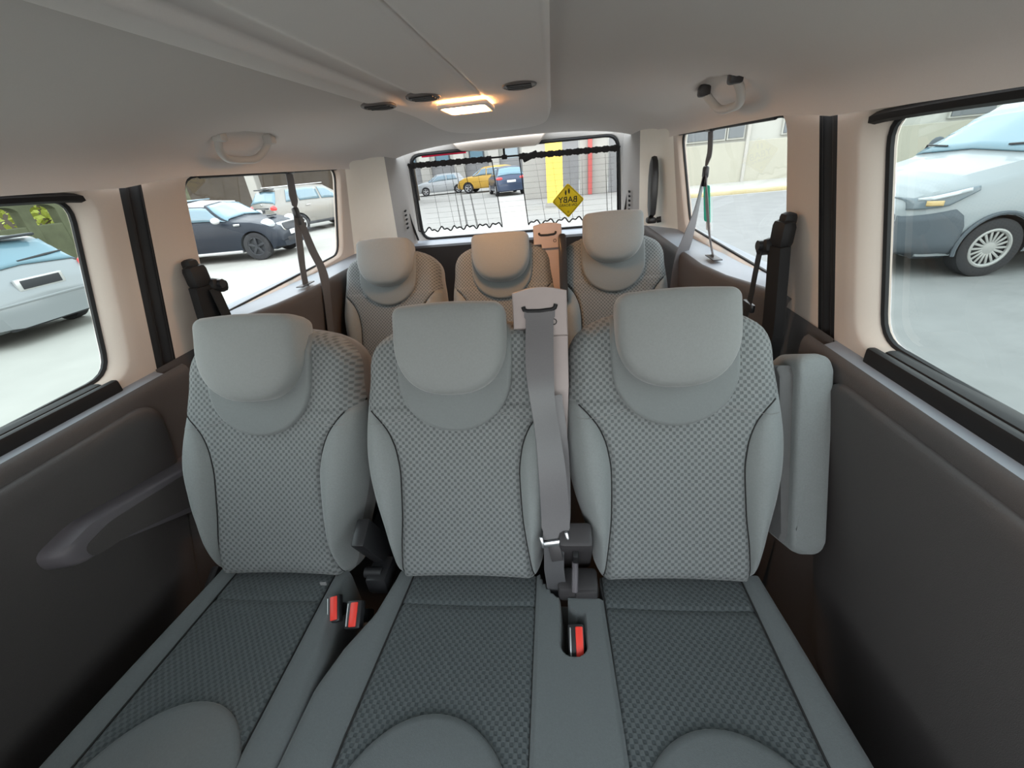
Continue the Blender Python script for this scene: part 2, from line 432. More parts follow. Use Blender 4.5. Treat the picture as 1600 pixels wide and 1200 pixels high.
    for k in range(5):       # little vent slots in the grey strip
        z = .965+.023*k
        obj('vent_slot', *box_g((s*(.640-(z-.9)*.04), 2.545, z), (.010, .022, .007), .002, frame3((1, 0, 0), (-s*.1, 1, .25))), m_black, wall)
    obj('corner_seal', *tube_g(catmull([(s*.622, 2.60, 1.34), (s*.640, 2.585, 1.20), (s*.632, 2.60, 1.02), (s*.612, 2.62, .88)], 5), .006, 6), m_black, wall)
# --- tailgate with rear window
place_r = lambda a, b, d: (a, 2.62+(1.34-b)*.16+d, b)
wr = empty('wall_rear', (0, 2.7, 0), kind='structure'); wr['label'] = 'tailgate lining around the rear window'
innr = rquad([(-.607, .868), (.607, .868), (.578, 1.337), (-.578, 1.337)], .07)
hole_frame('window_surround', [(-.74, .80), (.74, .80), (.70, 1.43), (-.70, 1.43)], innr, place_r, wr, m_grey, lip=.014, depth=.02)
win5 = empty('window_5', (0, 2.7, .87), kind='structure'); win5['label'] = 'rear window with heating lines behind two black curtains'
pane('pane', innr, place_r, .03, m_glass_r, win5)
obj('rubber_seal', *tube_g([place_r(a, b, .012) for a, b in innr], .011, 6, closed=True), m_black, win5)
m_heat = sheer('heating_line', (.3, .26, .25, 1), .28)
for k in range(13):
    z = .90+.030*k
    obj('heating_line', *box_g((0, place_r(0, z, .027)[1], z), (1.13, .001, .0016), 0), m_heat, win5)
obj('brake_light_strip', *box_g((-.39, 2.672, 1.325), (.26, .012, .010), .003), mat('red_lens', (.8, .01, .06, 1), .3), win5)
def sill(u, v):
    y, z = [(2.73, .868), (2.66, .862), (2.56, .855), (2.54, .845), (2.535, .6), (2.53, 0)][u]; return (v*.70, y, z)
sheet('ledge', sill, [0, 1, 2], [-1, 0, 1], m_ledge_skylit, wr); sheet('lower_panel', sill, [2, 3, 4, 5], [-1, 0, 1], m_dplast, wr)
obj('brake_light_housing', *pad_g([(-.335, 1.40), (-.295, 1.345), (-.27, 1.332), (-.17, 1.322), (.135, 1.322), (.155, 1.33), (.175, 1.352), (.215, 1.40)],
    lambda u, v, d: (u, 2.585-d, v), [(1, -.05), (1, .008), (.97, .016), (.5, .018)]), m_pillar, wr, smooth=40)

# --- front of the cabin behind the camera: bulkhead, dash, door lowers and pillars; windscreen and side openings stay open
fw = empty('wall_front', (0, -1.2, 0), kind='structure'); fw['label'] = 'dark dashboard and firewall at the front of the cabin'
obj('firewall', *merge([box_g((0, -1.35, .40), (1.66, .06, .80), .01), box_g((0, -1.15, .72), (1.6, .42, .18), .08)]), m_door, fw)
for s in (-1, 1):
    obj('front_door_lower', *box_g((s*.82, -.80, .44), (.06, 1.12, .90), .02), m_door, fw)
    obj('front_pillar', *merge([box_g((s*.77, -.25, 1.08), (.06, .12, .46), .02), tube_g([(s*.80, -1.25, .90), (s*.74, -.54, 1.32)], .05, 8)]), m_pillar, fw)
obj('front_floor', *box_g((0, -.80, -.01), (1.64, 1.1, .03), 0), m_carpet, fw)

# ================================================================== overhead duct, lamp, vents, handles
def hwd(y):
    return .226 if y < 1.80 else .226*max(0, 1-((y-1.80)/.42)**2.6)**(1/2.6)
def zduct(x, y, t):
    z = 1.409-.026*sstep(1.45, 2.15, y)
    fade = 1-sstep(1.20, 1.34, y)
    z += fade*.013*(sstep(-.172, -.158, x)-sstep(-.125, -.085, x)) + fade*.005*math.exp(-((x-.046)/.005)**2)
    z -= fade*.006*math.exp(-((x+.20)/.035)**2)
    e = abs(t)
    if e > .945: z += (zceil(x, y)+.006-z)*((e-.945)/.055)**1.5
    return z
us = sorted(set([round(-1+.0175*k, 4) for k in range(115) if -1+.0175*k <= 1]+[1.0]+[round(.17+.008*k, 4) for k in range(9)]))
ys = [-.55+.1*k for k in range(16)]+[1.05+.03*k for k in range(26)]+[1.80+.42*math.sin(k/14*math.pi/2) for k in range(1, 15)]
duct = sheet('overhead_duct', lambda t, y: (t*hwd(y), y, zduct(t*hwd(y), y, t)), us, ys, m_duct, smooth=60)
tag(duct, 'long pale overhead air duct with rounded end running along the headliner', 'air duct')
lamp = empty('dome_lamp', (-.012, 1.385, 1.40), 'lit rectangular dome lamp glowing orange in the overhead duct', 'lamp')
ol = rrect(-.075, 1.295, .052, 1.475, .02)
obj('bezel', *merge([tube_g([(a, b, 1.397) for a, b in ol], .007, 8, closed=True)]), m_duct, lamp)
obj('lens', *pad_g(rrect(-.068, 1.302, .045, 1.468, .016), lambda u, v, d: (u, v, 1.400-d), [(1, -.01), (1, .003), (.9, .009), (.4, .011)]), m_lens, lamp)
m_vent = mat('vent_plastic', (.16, .14, .135, 1), .5, .3)
for i, (x, y, lab) in enumerate(((-.205, 1.215, 'oval eyelid air vent by the outer edge of the duct, half open'), (-.085, 1.20, 'round dark air vent just in front of the glowing lamp'), (.150, 1.19, 'oval air vent on the duct near its straight edge'))):
    v = empty('air_vent', (x, y, 1.40), lab, 'air vent', 'air vents in the overhead duct')
    zb = zduct(x, y, x/.226)
    o3 = [(x+.038*math.cos(a), y+.056*math.sin(a)) for a in [2*math.pi*k/24 for k in range(24)]]
    obj('bezel', *tube_g([(a, b, zb) for a, b in o3], .0035, 6, closed=True), m_vent, v)
    obj('dish', *pad_g(o3, lambda u, w, d: (u, w, zb-d), [(1, -.004), (.98, .0008), (.9, .002), (.3, .002)]), m_vent, v)
    for k in (-1, 0, 1):
        obj('slat', *box_g((x, y+.024*k, zb-.0035), (.058, .006, .003), .001), m_dplast, v)
for s in (-1, 1):
    h = empty('grab_handle', (s*.65, 1.30, 1.37), 'folded grab handle in the headliner %s' % ('above the dark car with the white roof' if s < 0 else 'on the side of the white building'), 'handle', 'grab handles')
    pts = catmull([(s*.635, 1.19, 1.378), (s*.655, 1.20, 1.350), (s*.668, 1.235, 1.328), (s*.668, 1.30, 1.324), (s*.668, 1.365, 1.328), (s*.655, 1.40, 1.350), (s*.635, 1.41, 1.378)], 5)
    V, F = tube_g(pts, [.010]*len(pts), 10)
    obj('grip', V, F, m_handle, h, smooth=80)
    for yy in (1.19, 1.41):
        obj('mount', *box_g((s*.636, yy, 1.378), (.03, .028, .03), .006), m_handle if s < 0 else m_dplast, h)

# ================================================================== SEATS
TH = R(25)
FW = np.array([0, -math.cos(TH), math.sin(TH)]); UP = np.array([0, math.sin(TH), math.cos(TH)]); XX = np.array([1., 0, 0])
VT, VSH = .572, .462
UE = [(0, .150), (.03, .163), (.08, .171), (.13, .184), (.19, .201), (.25, .212), (.31, .216), (.38, .212), (.46, .204)]
SS = [(0, .146), (.08, .137), (.16, .129), (.24, .127), (.29, .133), (.33, .147), (.36, .168), (.385, .192), (.40, .210)]
def ue(v):
    w = smooth_interp(min(v, .46), UE)
    if v > VSH: w *= max(0, 1-((v-VSH)/(VT-VSH))**2.5)**(1/2.5)
    return w
def sm(v): return min(smooth_interp(v, SS), ue(v)-.001)
def vtop(u):
    t = min(1, abs(u)/.204); return VSH+(VT-VSH)*(1-t**2.5)**(1/2.5)
def Dep(u, v):
    e = min(ue(v)-abs(u), vtop(u)-v if abs(u) < .204 else 9, v*1.3+.004); r = .045; e = max(0, e)
    d = .036+.012*math.sin(math.pi*min(1, v/.5))-.008*(1-min(1, abs(u)/.13)**2)
    if v < .40:
        s_ = sm(v); w = ue(v)-s_
        t = (abs(u)-s_)/max(w, .004)
        win = sstep(-.02, .10, v)*(1-sstep(.25, .395, v))
        if t > 0: d += .026*win*math.sin(math.pi*min(1, t*1.05)**.8)
        d -= .007*math.exp(-((abs(u)-s_)/.0055)**2)*(1-sstep(.36, .39, v))
    if e < r: d -= .075*(1-math.sqrt(max(0, 1-(1-e/r)**2)))
    return d
VROWS = [0, .004, .01, .018, .028]+[.04+.0115*k for k in range(37)]+[VSH+(VT-VSH)*math.sin(k/12*math.pi/2) for k in range(1, 13)]
TU = [math.sin(k/22*math.pi/2) for k in range(-22, 23)]
def seat(label, x0, dy=0., dz=0., head=0., bl=None, tab=None, strip=False, posts=False, row=1, padx=0.):
    root = empty('van_chair', (x0, .60+dy, 0), label, 'seat', 'patterned grey car seats')
    P0 = np.array([x0, .60+dy, .45+dz])
    def B(u, v, d): return tuple(P0+XX*u+UP*v+FW*d)
    # ---- backrest: woven centre
    def ins(t, v):
        hw = sm(v) if v < .40 else ue(v)
        u = t*hw; return B(u, v, Dep(u, v))
    def insuv(t, v):
        hw = sm(v) if v < .40 else ue(v); return (t*hw+1.0, v+1.0)
    rows = sorted(set(VROWS+[.385, .39, .395, .3995]))
    back = sheet('backrest', ins, TU, rows, m_weave, root, insuv, smooth=80)
    for sd in (-1, 1):
        def bol(t, v, sd=sd):
            a, b = sm(v), ue(v); u = sd*(a+(b-a)*math.sin(t*math.pi/2)); return B(u, v, Dep(u, v)-.0005)
        sheet('side_bolster', bol, [k/14 for k in range(15)], [r for r in rows if r <= .3996], m_plain, back, smooth=80)
        obj('seam', *tube_g([B(sd*sm(v), v, Dep(sd*sm(v), v)+.0005) for v in [.01+.01*k for k in range(38)]], .0016, 5), m_seam, back)
        # stitched line from the yoke to the bolster
        pts = []
        for k in range(15):
            t = k/14; u = sd*(.085+.105*t); v = .372-.030*math.sin(t*1.7)+.012*t; pts.append(B(u, v, Dep(u, v)+.0006))
        obj('stitch_line', *tube_g(pts, .0006, 4), m_stitch, back)
    # side and back shell
    loop = [(ue(v), v) for v in rows]+[(-ue(v), v) for v in rows[::-1]]
    prof = [(1.0, None), (1.004, -.055), (1.0, -.085), (.95, -.105), (.5, -.11)]
    V = []; c = np.array([0, .28])
    for s_, d in prof:
        for p in loop:
            q = c+(np.array(p)-c)*s_; V.append(B(q[0], q[1], Dep(p[0]*.9995, p[1]) if d is None else d))
    n = len(loop); F = gridf(n, len(prof), True, False); F.append(tuple(range((len(prof)-1)*n, len(prof)*n)))
    obj('back_shell', V, F, m_shell if row == 1 else m_plain, back, smooth=60)
    # ---- U-shaped yoke panel under the headrest
    yo = [(.120*math.cos(a), .455-.122*abs(math.sin(a))**.92) for a in [-math.pi*k/28 for k in range(29)]]
    yo = [(.120, .555), (.121, .52), (.121, .485)]+yo+[(-.121, .485), (-.121, .52), (-.120, .555)]
    V = []; cc = np.array([0, .455]); pr = [(1.0, -.004), (.995, .007), (.975, .0115), (.93, .013), (.7, .013), (.4, .013), (.1, .013)]
    for s_, h in pr:
        for p in yo:
            q = cc+(np.array(p)-cc)*s_; V.append(B(q[0], q[1], max(Dep(q[0], q[1]), -.02)+h))
    n = len(yo); F = gridf(n, len(pr), True, False); F.append(tuple(range((len(pr)-1)*n, len(pr)*n)))
    obj('yoke_panel', V, F, m_yoke_shaded, back, smooth=70)
    # ---- headrest
    ho = []
    for k in range(7): a = R(90*k/6); ho.append((.112-.022+.022*math.cos(a)*1.0, .572+.020*math.sin(a)))
    for k in range(1, 8): ho.append((.090-.180*k/8, .592+.004*math.sin(math.pi*k/8)))
    for k in range(7): a = R(90+90*k/6); ho.append((-.112+.022+.022*math.cos(a), .572+.020*math.sin(a)))
    ho.append((-.1125, .545))
    for k in range(25):
        a = math.pi+math.pi*k/24; ho.append((.113*math.copysign(abs(math.cos(a))**.80, math.cos(a)), .520-.110*abs(math.sin(a))**.92))
    ho.append((.1125, .545))
    ho = [(a, b+head) for a, b in ho]
    def hb(u, v, d): return B(u, v, d+.10*(v-.5-head)*.25)
    hp = [(.55, -.012), (.86, -.010), (.95, .000), (.985, .018), (1.0, .045), (.998, .066), (.982, .079), (.94, .088), (.86, .093), (.68, .0985), (.45, .1015), (.2, .103), (.04, .1035)]
    hd = obj('headrest', *pad_g(ho, hb, hp, centre=(0, .515+head)), m_head, root, smooth=80)
    sv = .505+head
    if posts:
        for sd in (-1, 1): obj('post', *tube_g([B(sd*.06, .50, .03), B(sd*.06, .60, .03)], .006, 8), m_chrome, hd)
    # ---- cushion
    xli, xri, xlo, xro = tab
    def zc(x, y):
        yy = y-dy; z = .452+dz+.06*(.60-yy)
        if yy < .20: z -= .07*((.20-yy)/.09)**2
        return z
    yr = [.105+.0125*k for k in range(41)]
    def cin(t, y):
        a, b = xli(y-dy), xri(y-dy); x = a+(b-a)*(t+1)/2
        ed = min(x-a, b-x); q = -.006*math.exp(-(ed/.005)**2)-.004*(1-t*t)
        q -= .004*math.exp(-((y-dy-.533)/.004)**2)
        return (x0+x, y, zc(x, y)+q)
    cu = sheet('cushion', cin, [math.sin(k/14*math.pi/2) for k in range(-14, 15)], [y+dy for y in yr+[.530, .533, .536]] if False else sorted([y+dy for y in yr+[.529, .531, .533, .535, .537]]), m_weave_shaded, root,
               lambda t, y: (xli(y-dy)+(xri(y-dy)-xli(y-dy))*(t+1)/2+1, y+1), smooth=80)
    for sd, a, b in ((-1, xli, xlo), (1, xri, xro)):
        if strip and sd == 1: continue
        def cb(t, y, sd=sd, a=a, b=b):
            A_, B_ = a(y-dy), b(y-dy); w = abs(B_-A_)
            k = min(1, t/.80); x = A_+(B_-A_)*math.sin(k*math.pi/2)
            z = zc(x, y)-.006*math.exp(-(k*w/.005)**2)+min(.012, w*.25)*math.sin(math.pi*k)**.7*(1 if w > .01 else 0)
            if k > .45: z -= .022*((k-.45)/.55)**2
            if t > .80: z -= (t-.80)/.2*.17
            return (x0+x, y, z)
        sheet('cushion_bolster', cb, [.04*k for k in range(21)]+[.85, .9, 1.0], [y+dy for y in yr], m_cush_shaded, cu, smooth=60)
        obj('seam', *tube_g([(x0+a(y), y+dy, zc(a(y), y+dy)-.004) for y in yr], .0016, 5), m_seam, cu)
    if strip:
        def st(t, y):
            yy = y-dy
            A_ = xri(yy); B_ = interp(yy, [(.1, .297), (.3, .294), (.53, .287), (.61, .287)])
            k = t; x = A_+(B_-A_)*k
            z = zc(x, y)-.006*math.exp(-((x-A_)/.005)**2)-.006*math.exp(-((x-B_)/.005)**2)+.004
            if yy > .548: 
                xe = interp(yy, [(.548, .20), (.56, .19), (.60, .163)])
                z -= .11*sstep(xe-.006, xe+.004, x)
            else:
                # the buckle slot, rounded in front and open to the rear near the middle seat
                cx_, hw_ = .2235, .0225
                fy = .456
                d = math.hypot(x-cx_, min(0, yy-fy)) - hw_
                if yy > .515: 
                    d = max(d, (yy-.515)*.8 - (.222-x) - .006) if x > .215 else d
                z -= .085*(1-sstep(-.006, .004, d))
            return (x0+x, y, z)
        sheet('cushion_strip', st, [k/96 for k in range(97)], sorted([y+dy for y in yr]+[dy+.42+.0032*k for k in range(44)]), m_cush_shaded, cu, smooth=60)
        for f_ in (lambda y: xri(y),):
            obj('seam', *tube_g([(x0+f_(y), y+dy, zc(f_(y), y+dy)-.004) for y in yr], .0016, 5), m_seam, cu)
    # half-oval pad on the cushion front
    cxp = (xli(.25)+xri(.25))/2-.002+padx
    po = [(cxp+.140*math.cos(a), .172+dy+.160*math.sin(a)) for a in [math.pi*k/30 for k in range(31)]]
    po += [(cxp-.140+.28*k/6, .125+dy) for k in range(7)]
    pp = [(1.0, -.006), (.995, .004), (.97, .008), (.9, .010), (.5, .011), (.05, .011)]
    obj('front_pad', *pad_g(po, lambda u, v, d: (x0+u, v, zc(u, v)+d-.003), pp, centre=(cxp, .20+dy)), m_cush_shaded, cu, smooth=70)
    # base and frame below
    obj('seat_base', *merge([box_g((x0+.0, .36+dy, .335+dz), (.30, .46, .12), .02), box_g((x0-.12, .36+dy, .14), (.04, .40, .28), .01), box_g((x0+.12, .36+dy, .14), (.04, .40, .28), .01)]), m_bplast, root)
    return root, P0, B
K = lambda *t: (lambda y: interp(y, t))
T_L = (K((.1, -.140), (.6, -.130)), K((.1, .135), (.6, .118)), K((.1, -.190), (.3, -.186), (.6, -.170)), K((.1, .205), (.3, .204), (.42, .192), (.47, .176), (.6, .156)))
T_M = (K((.1, -.150), (.3, -.146), (.6, -.128)), K((.1, .150), (.6, .150)), K((.1, -.236), (.36, -.236), (.43, -.215), (.50, -.180), (.6, -.163)), K((.1, .20), (.6, .165)))
T_R = (K((.1, -.143), (.6, -.150)), K((.1, .130), (.6, .135)), K((.1, -.146), (.6, -.153)), K((.1, .192), (.3, .192), (.6, .174)))
XL, XM, XR = -.431, .003, .441
sL, pL, bL = seat('grey patterned seat of the nearer row, next to the door with the moulded armrest', XL, tab=T_L, padx=.022)
sM, pM, bM = seat('grey patterned middle seat of the nearer row with a belt tower on its shoulder', XM, tab=T_M, strip=True)
sR, pR, bR = seat('grey patterned seat of the nearer row with an upright folded armrest beside it', XR, tab=T_R)
DY, DZ = .905, .008
s3L, p3L, b3L = seat('rear row seat with olive-tinted headrest beside the dark-car window', XL-.030, DY, DZ, tab=T_L, row=3)
s3M, p3M, b3M = seat('rear row middle seat in front of the gap between the curtains', XM+.005, DY, DZ, head=-.012, tab=(T_M[0], T_M[1], T_M[0], T_M[1]), row=3)
s3R, p3R, b3R = seat('rear row seat with raised headrest under the yellow sign', XR-.002, DY, DZ, head=.034, tab=T_R, posts=True, row=3)

s0L, p0L, b0L = seat('unseen front row seat ahead of the armrest door, added to shade the nearer row', XL, -.93, .04, tab=T_L)  # out-of-view seat, added and placed to darken the seat behind it

# belt towers on the shoulders of the two middle seats
def tower(B, root, u0=0.):
    def bx(ua, ub, va, vb, da, db, r=.012):
        return pad_g(rrect(ua, va, ub, vb, r), lambda u, v, d: B(u+u0, v, d), [(1, da), (1, db-.008), (.985, db-.002), (.95, db), (.3, db)])
    head_o = [(.124, .537), (.124, .605)]+[(.124+.112*k/8, .612+.010*math.sin(math.pi*k/8)) for k in range(9)]+[(.236, .605), (.236, .52), (.156, .52), (.154, .537)]
    tw = obj('belt_tower', *pad_g(head_o, lambda u, v, d: B(u+u0, v, d), [(.97, -.075), (1, -.06), (1, .018), (.985, .026), (.95, .028), (.4, .028)], centre=(.182, .575)), m_tower, root, smooth=40)
    lo = [(.158, .53), (.236, .53), (.2345, .42), (.228, .32), (.216, .2), (.208, .10), (.18, .10), (.178, .2), (.172, .4)]
    obj('tower_column', *pad_g(lo, lambda u, v, d: B(u+u0, v, d), [(1, -.06), (1, .010), (.96, .018), (.4, .019)], centre=(.20, .35)), m_tower, tw, smooth=40)
    V, F = tube_g([B(u+u0, v, .0285) for u, v in [(.147, .582), (.149, .576), (.155, .573), (.180, .572), (.205, .574), (.211, .577), (.213, .584)]], .0045, 8)
    obj('belt_slot', V, F, m_black, tw)
    obj('screw_cap', *tube_g([B(.208+.0055*math.cos(a)+u0, .549+.0055*math.sin(a), .0285) for a in [2*math.pi*k/14 for k in range(14)]], .0012, 5, closed=True), m_dplast, tw)
    return tw
tower(bM, sM); tower(b3M, s3M, .004)
# hinge cover with release lever between middle and window seat
hc = obj('hinge_cover', *merge([box_g((.238, .625, .520), (.068, .05, .17), .010, frame3((1, 0, 0), (0, .9, .42))), box_g((.240, .578, .462), (.082, .055, .04), .008), box_g((.256, .556, .468), (.045, .02, .022), .005)]), m_dplast, sM)
obj('lever_slot', *box_g((.237, .589, .530), (.012, .02, .07), .004, frame3((1, 0, 0), (0, .9, .42))), m_black, hc)
obj('release_lever', *tube_g(catmull([(.236, .590, .515), (.234, .560, .498), (.233, .548, .480)], 4), .0065, 8), m_arm, hc)
# brackets in the gap
obj('recliner_bracket', *merge([box_g((-.213, .64, .50), (.030, .06, .20), .006, frame3((1, 0, 0), (0, .9, .42))), box_g((-.205, .61, .44), (.05, .07, .05), .01), tube_g([(-.235, .60, .46), (-.195, .60, .46)], .012, 10)]), m_bplast, sM)
obj('recliner_lever', *merge([box_g((-.655, .618, .405), (.022, .06, .022), .009, frame3((1, .2, 0), (-.2, 1, .3)))]), m_dplast, sL)
obj('care_tag', *box_g(bL(.118, .004, .046), (.014, .003, .008), .0005), m_stitch, sL)
# upright armrests
ao = rrect(-.033, .05, .033, .462, .024, 6)
ar = obj('armrest', *pad_g(ao, lambda u, v, d: bR(u+.266+(.015 if v > .2 else 0), v, d), [(.9, -.125), (.97, -.115), (1, -.10), (1, -.025), (.985, -.010), (.93, -.002), (.8, .001), (.3, .003)]), m_plain, sR, smooth=60)
obj('armrest_side', *pad_g(rrect(-.012, .07, .02, .44, .01), lambda u, v, d: bR(u+.232, v, d), [(1, -.11), (1, -.03), (.9, -.02), (.3, -.02)]), m_shell, ar)
obj('armrest', *merge([pad_g(rrect(-.014, .30, .016, .560, .012), lambda u, v, d: b3R(u-.192, v, d), [(.9, -.04), (1, -.03), (1, .075), (.93, .083), (.3, .085)])]), m_bplast, s3R, smooth=50)

# ================================================================== belts and buckles
def belt(label, parts, loc, group=None):
    r = empty('seat_belt', loc, label, 'seat belt', group)
    return r
# middle belt of the nearer row
cb = belt('grey seat belt hanging from the belt tower of the nearer middle seat', None, bM(.185, .57, .03))
path = [(.180, .572, .030), (.179, .54, .034), (.177, .47, .052), (.180, .40, .066), (.189, .32, .070), (.195, .24, .078), (.197, .16, .070), (.195, .112, .066)]
wdir = [(1, 0, 0), (1, .0, 0), (.98, .15, 0), (.8, .6, 0), (.75, .65, .1), (.9, .4, .1), (.98, .15, .1), (.97, 0, .2)]
pts = catmull([bM(*p) for p in path], 6); wd = catmull([Vector(w) for w in wdir], 6)
obj('strap', *ribbon_g(pts, [tuple(w) for w in wd], [.031]*4+[.028]*(len(pts)-8)+[.0245]*4, .0018), m_belt_l, cb, smooth=50)
path2 = [(.197, .40, .045), (.205, .32, .045), (.208, .24, .040), (.206, .16, .045), (.200, .11, .055)]
pts2 = catmull([bM(*p) for p in path2], 6)
obj('strap', *ribbon_g(pts2, (.9, .3, 0), .022, .0018), m_belt_l, cb, smooth=50)
tg = obj('tongue', *merge([box_g(bM(.194, .110, .072), (.058, .008, .012), .003, frame3((1, 0, .22), FW)), box_g(bM(.169, .113, .075), (.008, .010, .024), .003, frame3((1, 0, .22), FW)), box_g(bM(.219, .122, .074), (.008, .010, .024), .003, frame3((1, 0, .22), FW))]), m_chrome, cb)
obj('tongue_plate', *box_g(bM(.195, .088, .068), (.024, .004, .034), .002, frame3((1, 0, .22), FW)), m_dplast, cb)
obj('webbing_end', *ribbon_g([bM(.192, .105, .062), bM(.190, .05, .058), bM(.193, .0, .035), bM(.20, -.04, .0)], (1, 0, 0), .020), m_belt, cb)
# pillar belts of the nearer row
def pillar_belt(s, label, yo=0.):
    r = empty('seat_belt', (s*.735, 1.03, 1.05), label, 'seat belt', 'pillar seat belts')
    g = obj('belt_guide', *merge([box_g((s*.735, 1.045, 1.055), (.034, .062, .06), .014), box_g((s*.728, 1.085, 1.02), (.04, .06, .035), .012, frame3((1, 0, 0), (0, 1, -.35))), box_g((s*.74, 1.045, 1.085), (.03, .035, .03), .010)]), m_black, r)
    obj('guide_bolt', *tube_g([(s*.700, 1.08, 1.025), (s*.716, 1.08, 1.025)], .012, 12), m_bplast, r)
    a = catmull([(s*.728, 1.035, 1.03), (s*.735, 1.03, .96), (s*.742, 1.02, .86), (s*.745, 1.01, .76)], 5)
    obj('belt_sleeve', *ribbon_g(a, (0, 1, .05), .030, .022), m_black, r, smooth=40)
    b = catmull([(s*.715, 1.095+yo, 1.02), (s*.716, 1.10+yo, .95), (s*.715, 1.10+yo, .88), (s*.70, 1.09+yo, .80)], 5)
    obj('strap', *ribbon_g(b, (.2*s, 1, 0), .022, .002), m_black, r)
    obj('stop_clip', *box_g((s*.714, 1.10+yo, .868), (.012, .058, .022), .004), m_bplast, r)
pillar_belt(-1, 'black seat belt and guide on the pillar behind the seat by the armrest door', -.035)
pillar_belt(1, 'black seat belt and guide on the pillar beside the upright armrest')
# roof belts of the rear row
def roof_belt(s, label, knot, anchor, legs):
    r = empty('seat_belt', anchor, label, 'seat belt', 'roof seat belts of the rear row')
    obj('anchor', *box_g((anchor[0], anchor[1], anchor[2]-.004), (.02, .05, .018), .005), m_bplast, r)
    a = catmull([anchor, (anchor[0]+s*.004, anchor[1]-.008, anchor[2]-.07), tuple(Vector(knot)+Vector((0, 0, .02)))], 5)
    obj('strap', *ribbon_g(a, (0, 1, 0), [.023]*(len(a)-3)+[.018, .014, .012], .002), m_belt, r)
    obj('belt_loop', *merge([box_g(knot, (.016, .034, .040), .008), box_g((knot[0], knot[1], knot[2]-.03), (.012, .028, .03), .005)]), m_bplast, r)
    for pts_, wd_, hw_ in legs:
        p = catmull(pts_, 6); w = catmull([Vector(q) for q in wd_], 6)
        obj('strap', *ribbon_g(p, [tuple(q) for q in w], hw_, .002), m_belt if s < 0 else m_belt_l, r, smooth=50)
    q = legs[0][0][-1]
    obj('ledge_plate', *box_g((q[0], q[1], q[2]+.004), (.030, .085, .004), .002, frame3((1, 0, 0), (.3*s, 1, 0))), m_dplast, r)
roof_belt(-1, 'twisted dark seat belt hanging from the roof in front of the dark car window', (-.738, 1.605, 1.155), (-.742, 1.645, 1.297),
    [([(-.738, 1.60, 1.14), (-.735, 1.56, 1.05), (-.728, 1.52, .97), (-.722, 1.495, .909)], [(0, 1, 0), (.1, 1, 0), (0, 1, 0), (0, 1, 0)], .018),
     ([(-.735, 1.61, 1.14), (-.728, 1.62, 1.02), (-.700, 1.60, .94), (-.676, 1.54, .86), (-.668, 1.46, .68)], [(0, 1, 0), (.2, 1, 0), (.2, 1, 0), (.1, 1, 0), (0, 1, 0)], .021)])
roof_belt(1, 'twisted grey seat belt hanging from the roof in front of the white building', (.738, 1.64, 1.165), (.742, 1.655, 1.297),
    [([(.738, 1.63, 1.15), (.742, 1.60, 1.07), (.745, 1.54, .97), (.742, 1.470, .911)], [(.3, 1, 0), (.1, 1, 0), (.2, 1, 0), (.2, 1, 0)], .020),
     ([(.737, 1.65, 1.15), (.725, 1.65, 1.05), (.708, 1.66, .95), (.690, 1.66, .87), (.674, 1.62, .74)], [(.5, 1, 0), (.6, .9, 0), (.9, .5, 0), (.95, .3, 0), (1, .2, 0)], .026)])
def buckle(label, c, ax, ay, w=.030, h=.052, bw=.014, off=0., group='seat belt buckles'):
    r = empty('seat_belt_buckle', c, label, 'buckle', group)
    M = frame3(ax, ay); n = M.col[2]
    obj('housing', *merge([box_g(c, (w, h, .020), .004, M), box_g(Vector(c)-n*.035, (w*.5, h*.5, .07), .004, M)]), m_bplast, r)
    obj('release_button', *box_g(Vector(c)+n*.0088+M.col[0]*off, (bw, h*.86, .006), .002, M), m_red, r)
    obj('metal_edge', *box_g(Vector(c)+n*.0095-M.col[0]*(w*.36), (.003, h*.8, .003), .001, M), m_chrome, r)
buckle('red-buttoned black buckle resting against the seat by the armrest door', (-.263, .508, .466), (1, .22, .12), (.12, .9, .55), .028, .052, .015, .002)
buckle('red-buttoned black buckle in the gap against the middle cushion edge', (-.217, .500, .460), (1, .05, .1), (.05, .9, .55), .034, .052, .016, .001)
buckle('red-buttoned black buckle sunk in the cushion slot', (.231, .463, .452), (1, 0, 0), (.0, .9, .5), .030, .060, .014, .006)
buckle('small red-tipped buckle glimpsed between the nearer middle and window seats', (.262, 1.16, .615), (1, 0, 0), (0, .5, .85), .026, .05, .018, 0.)

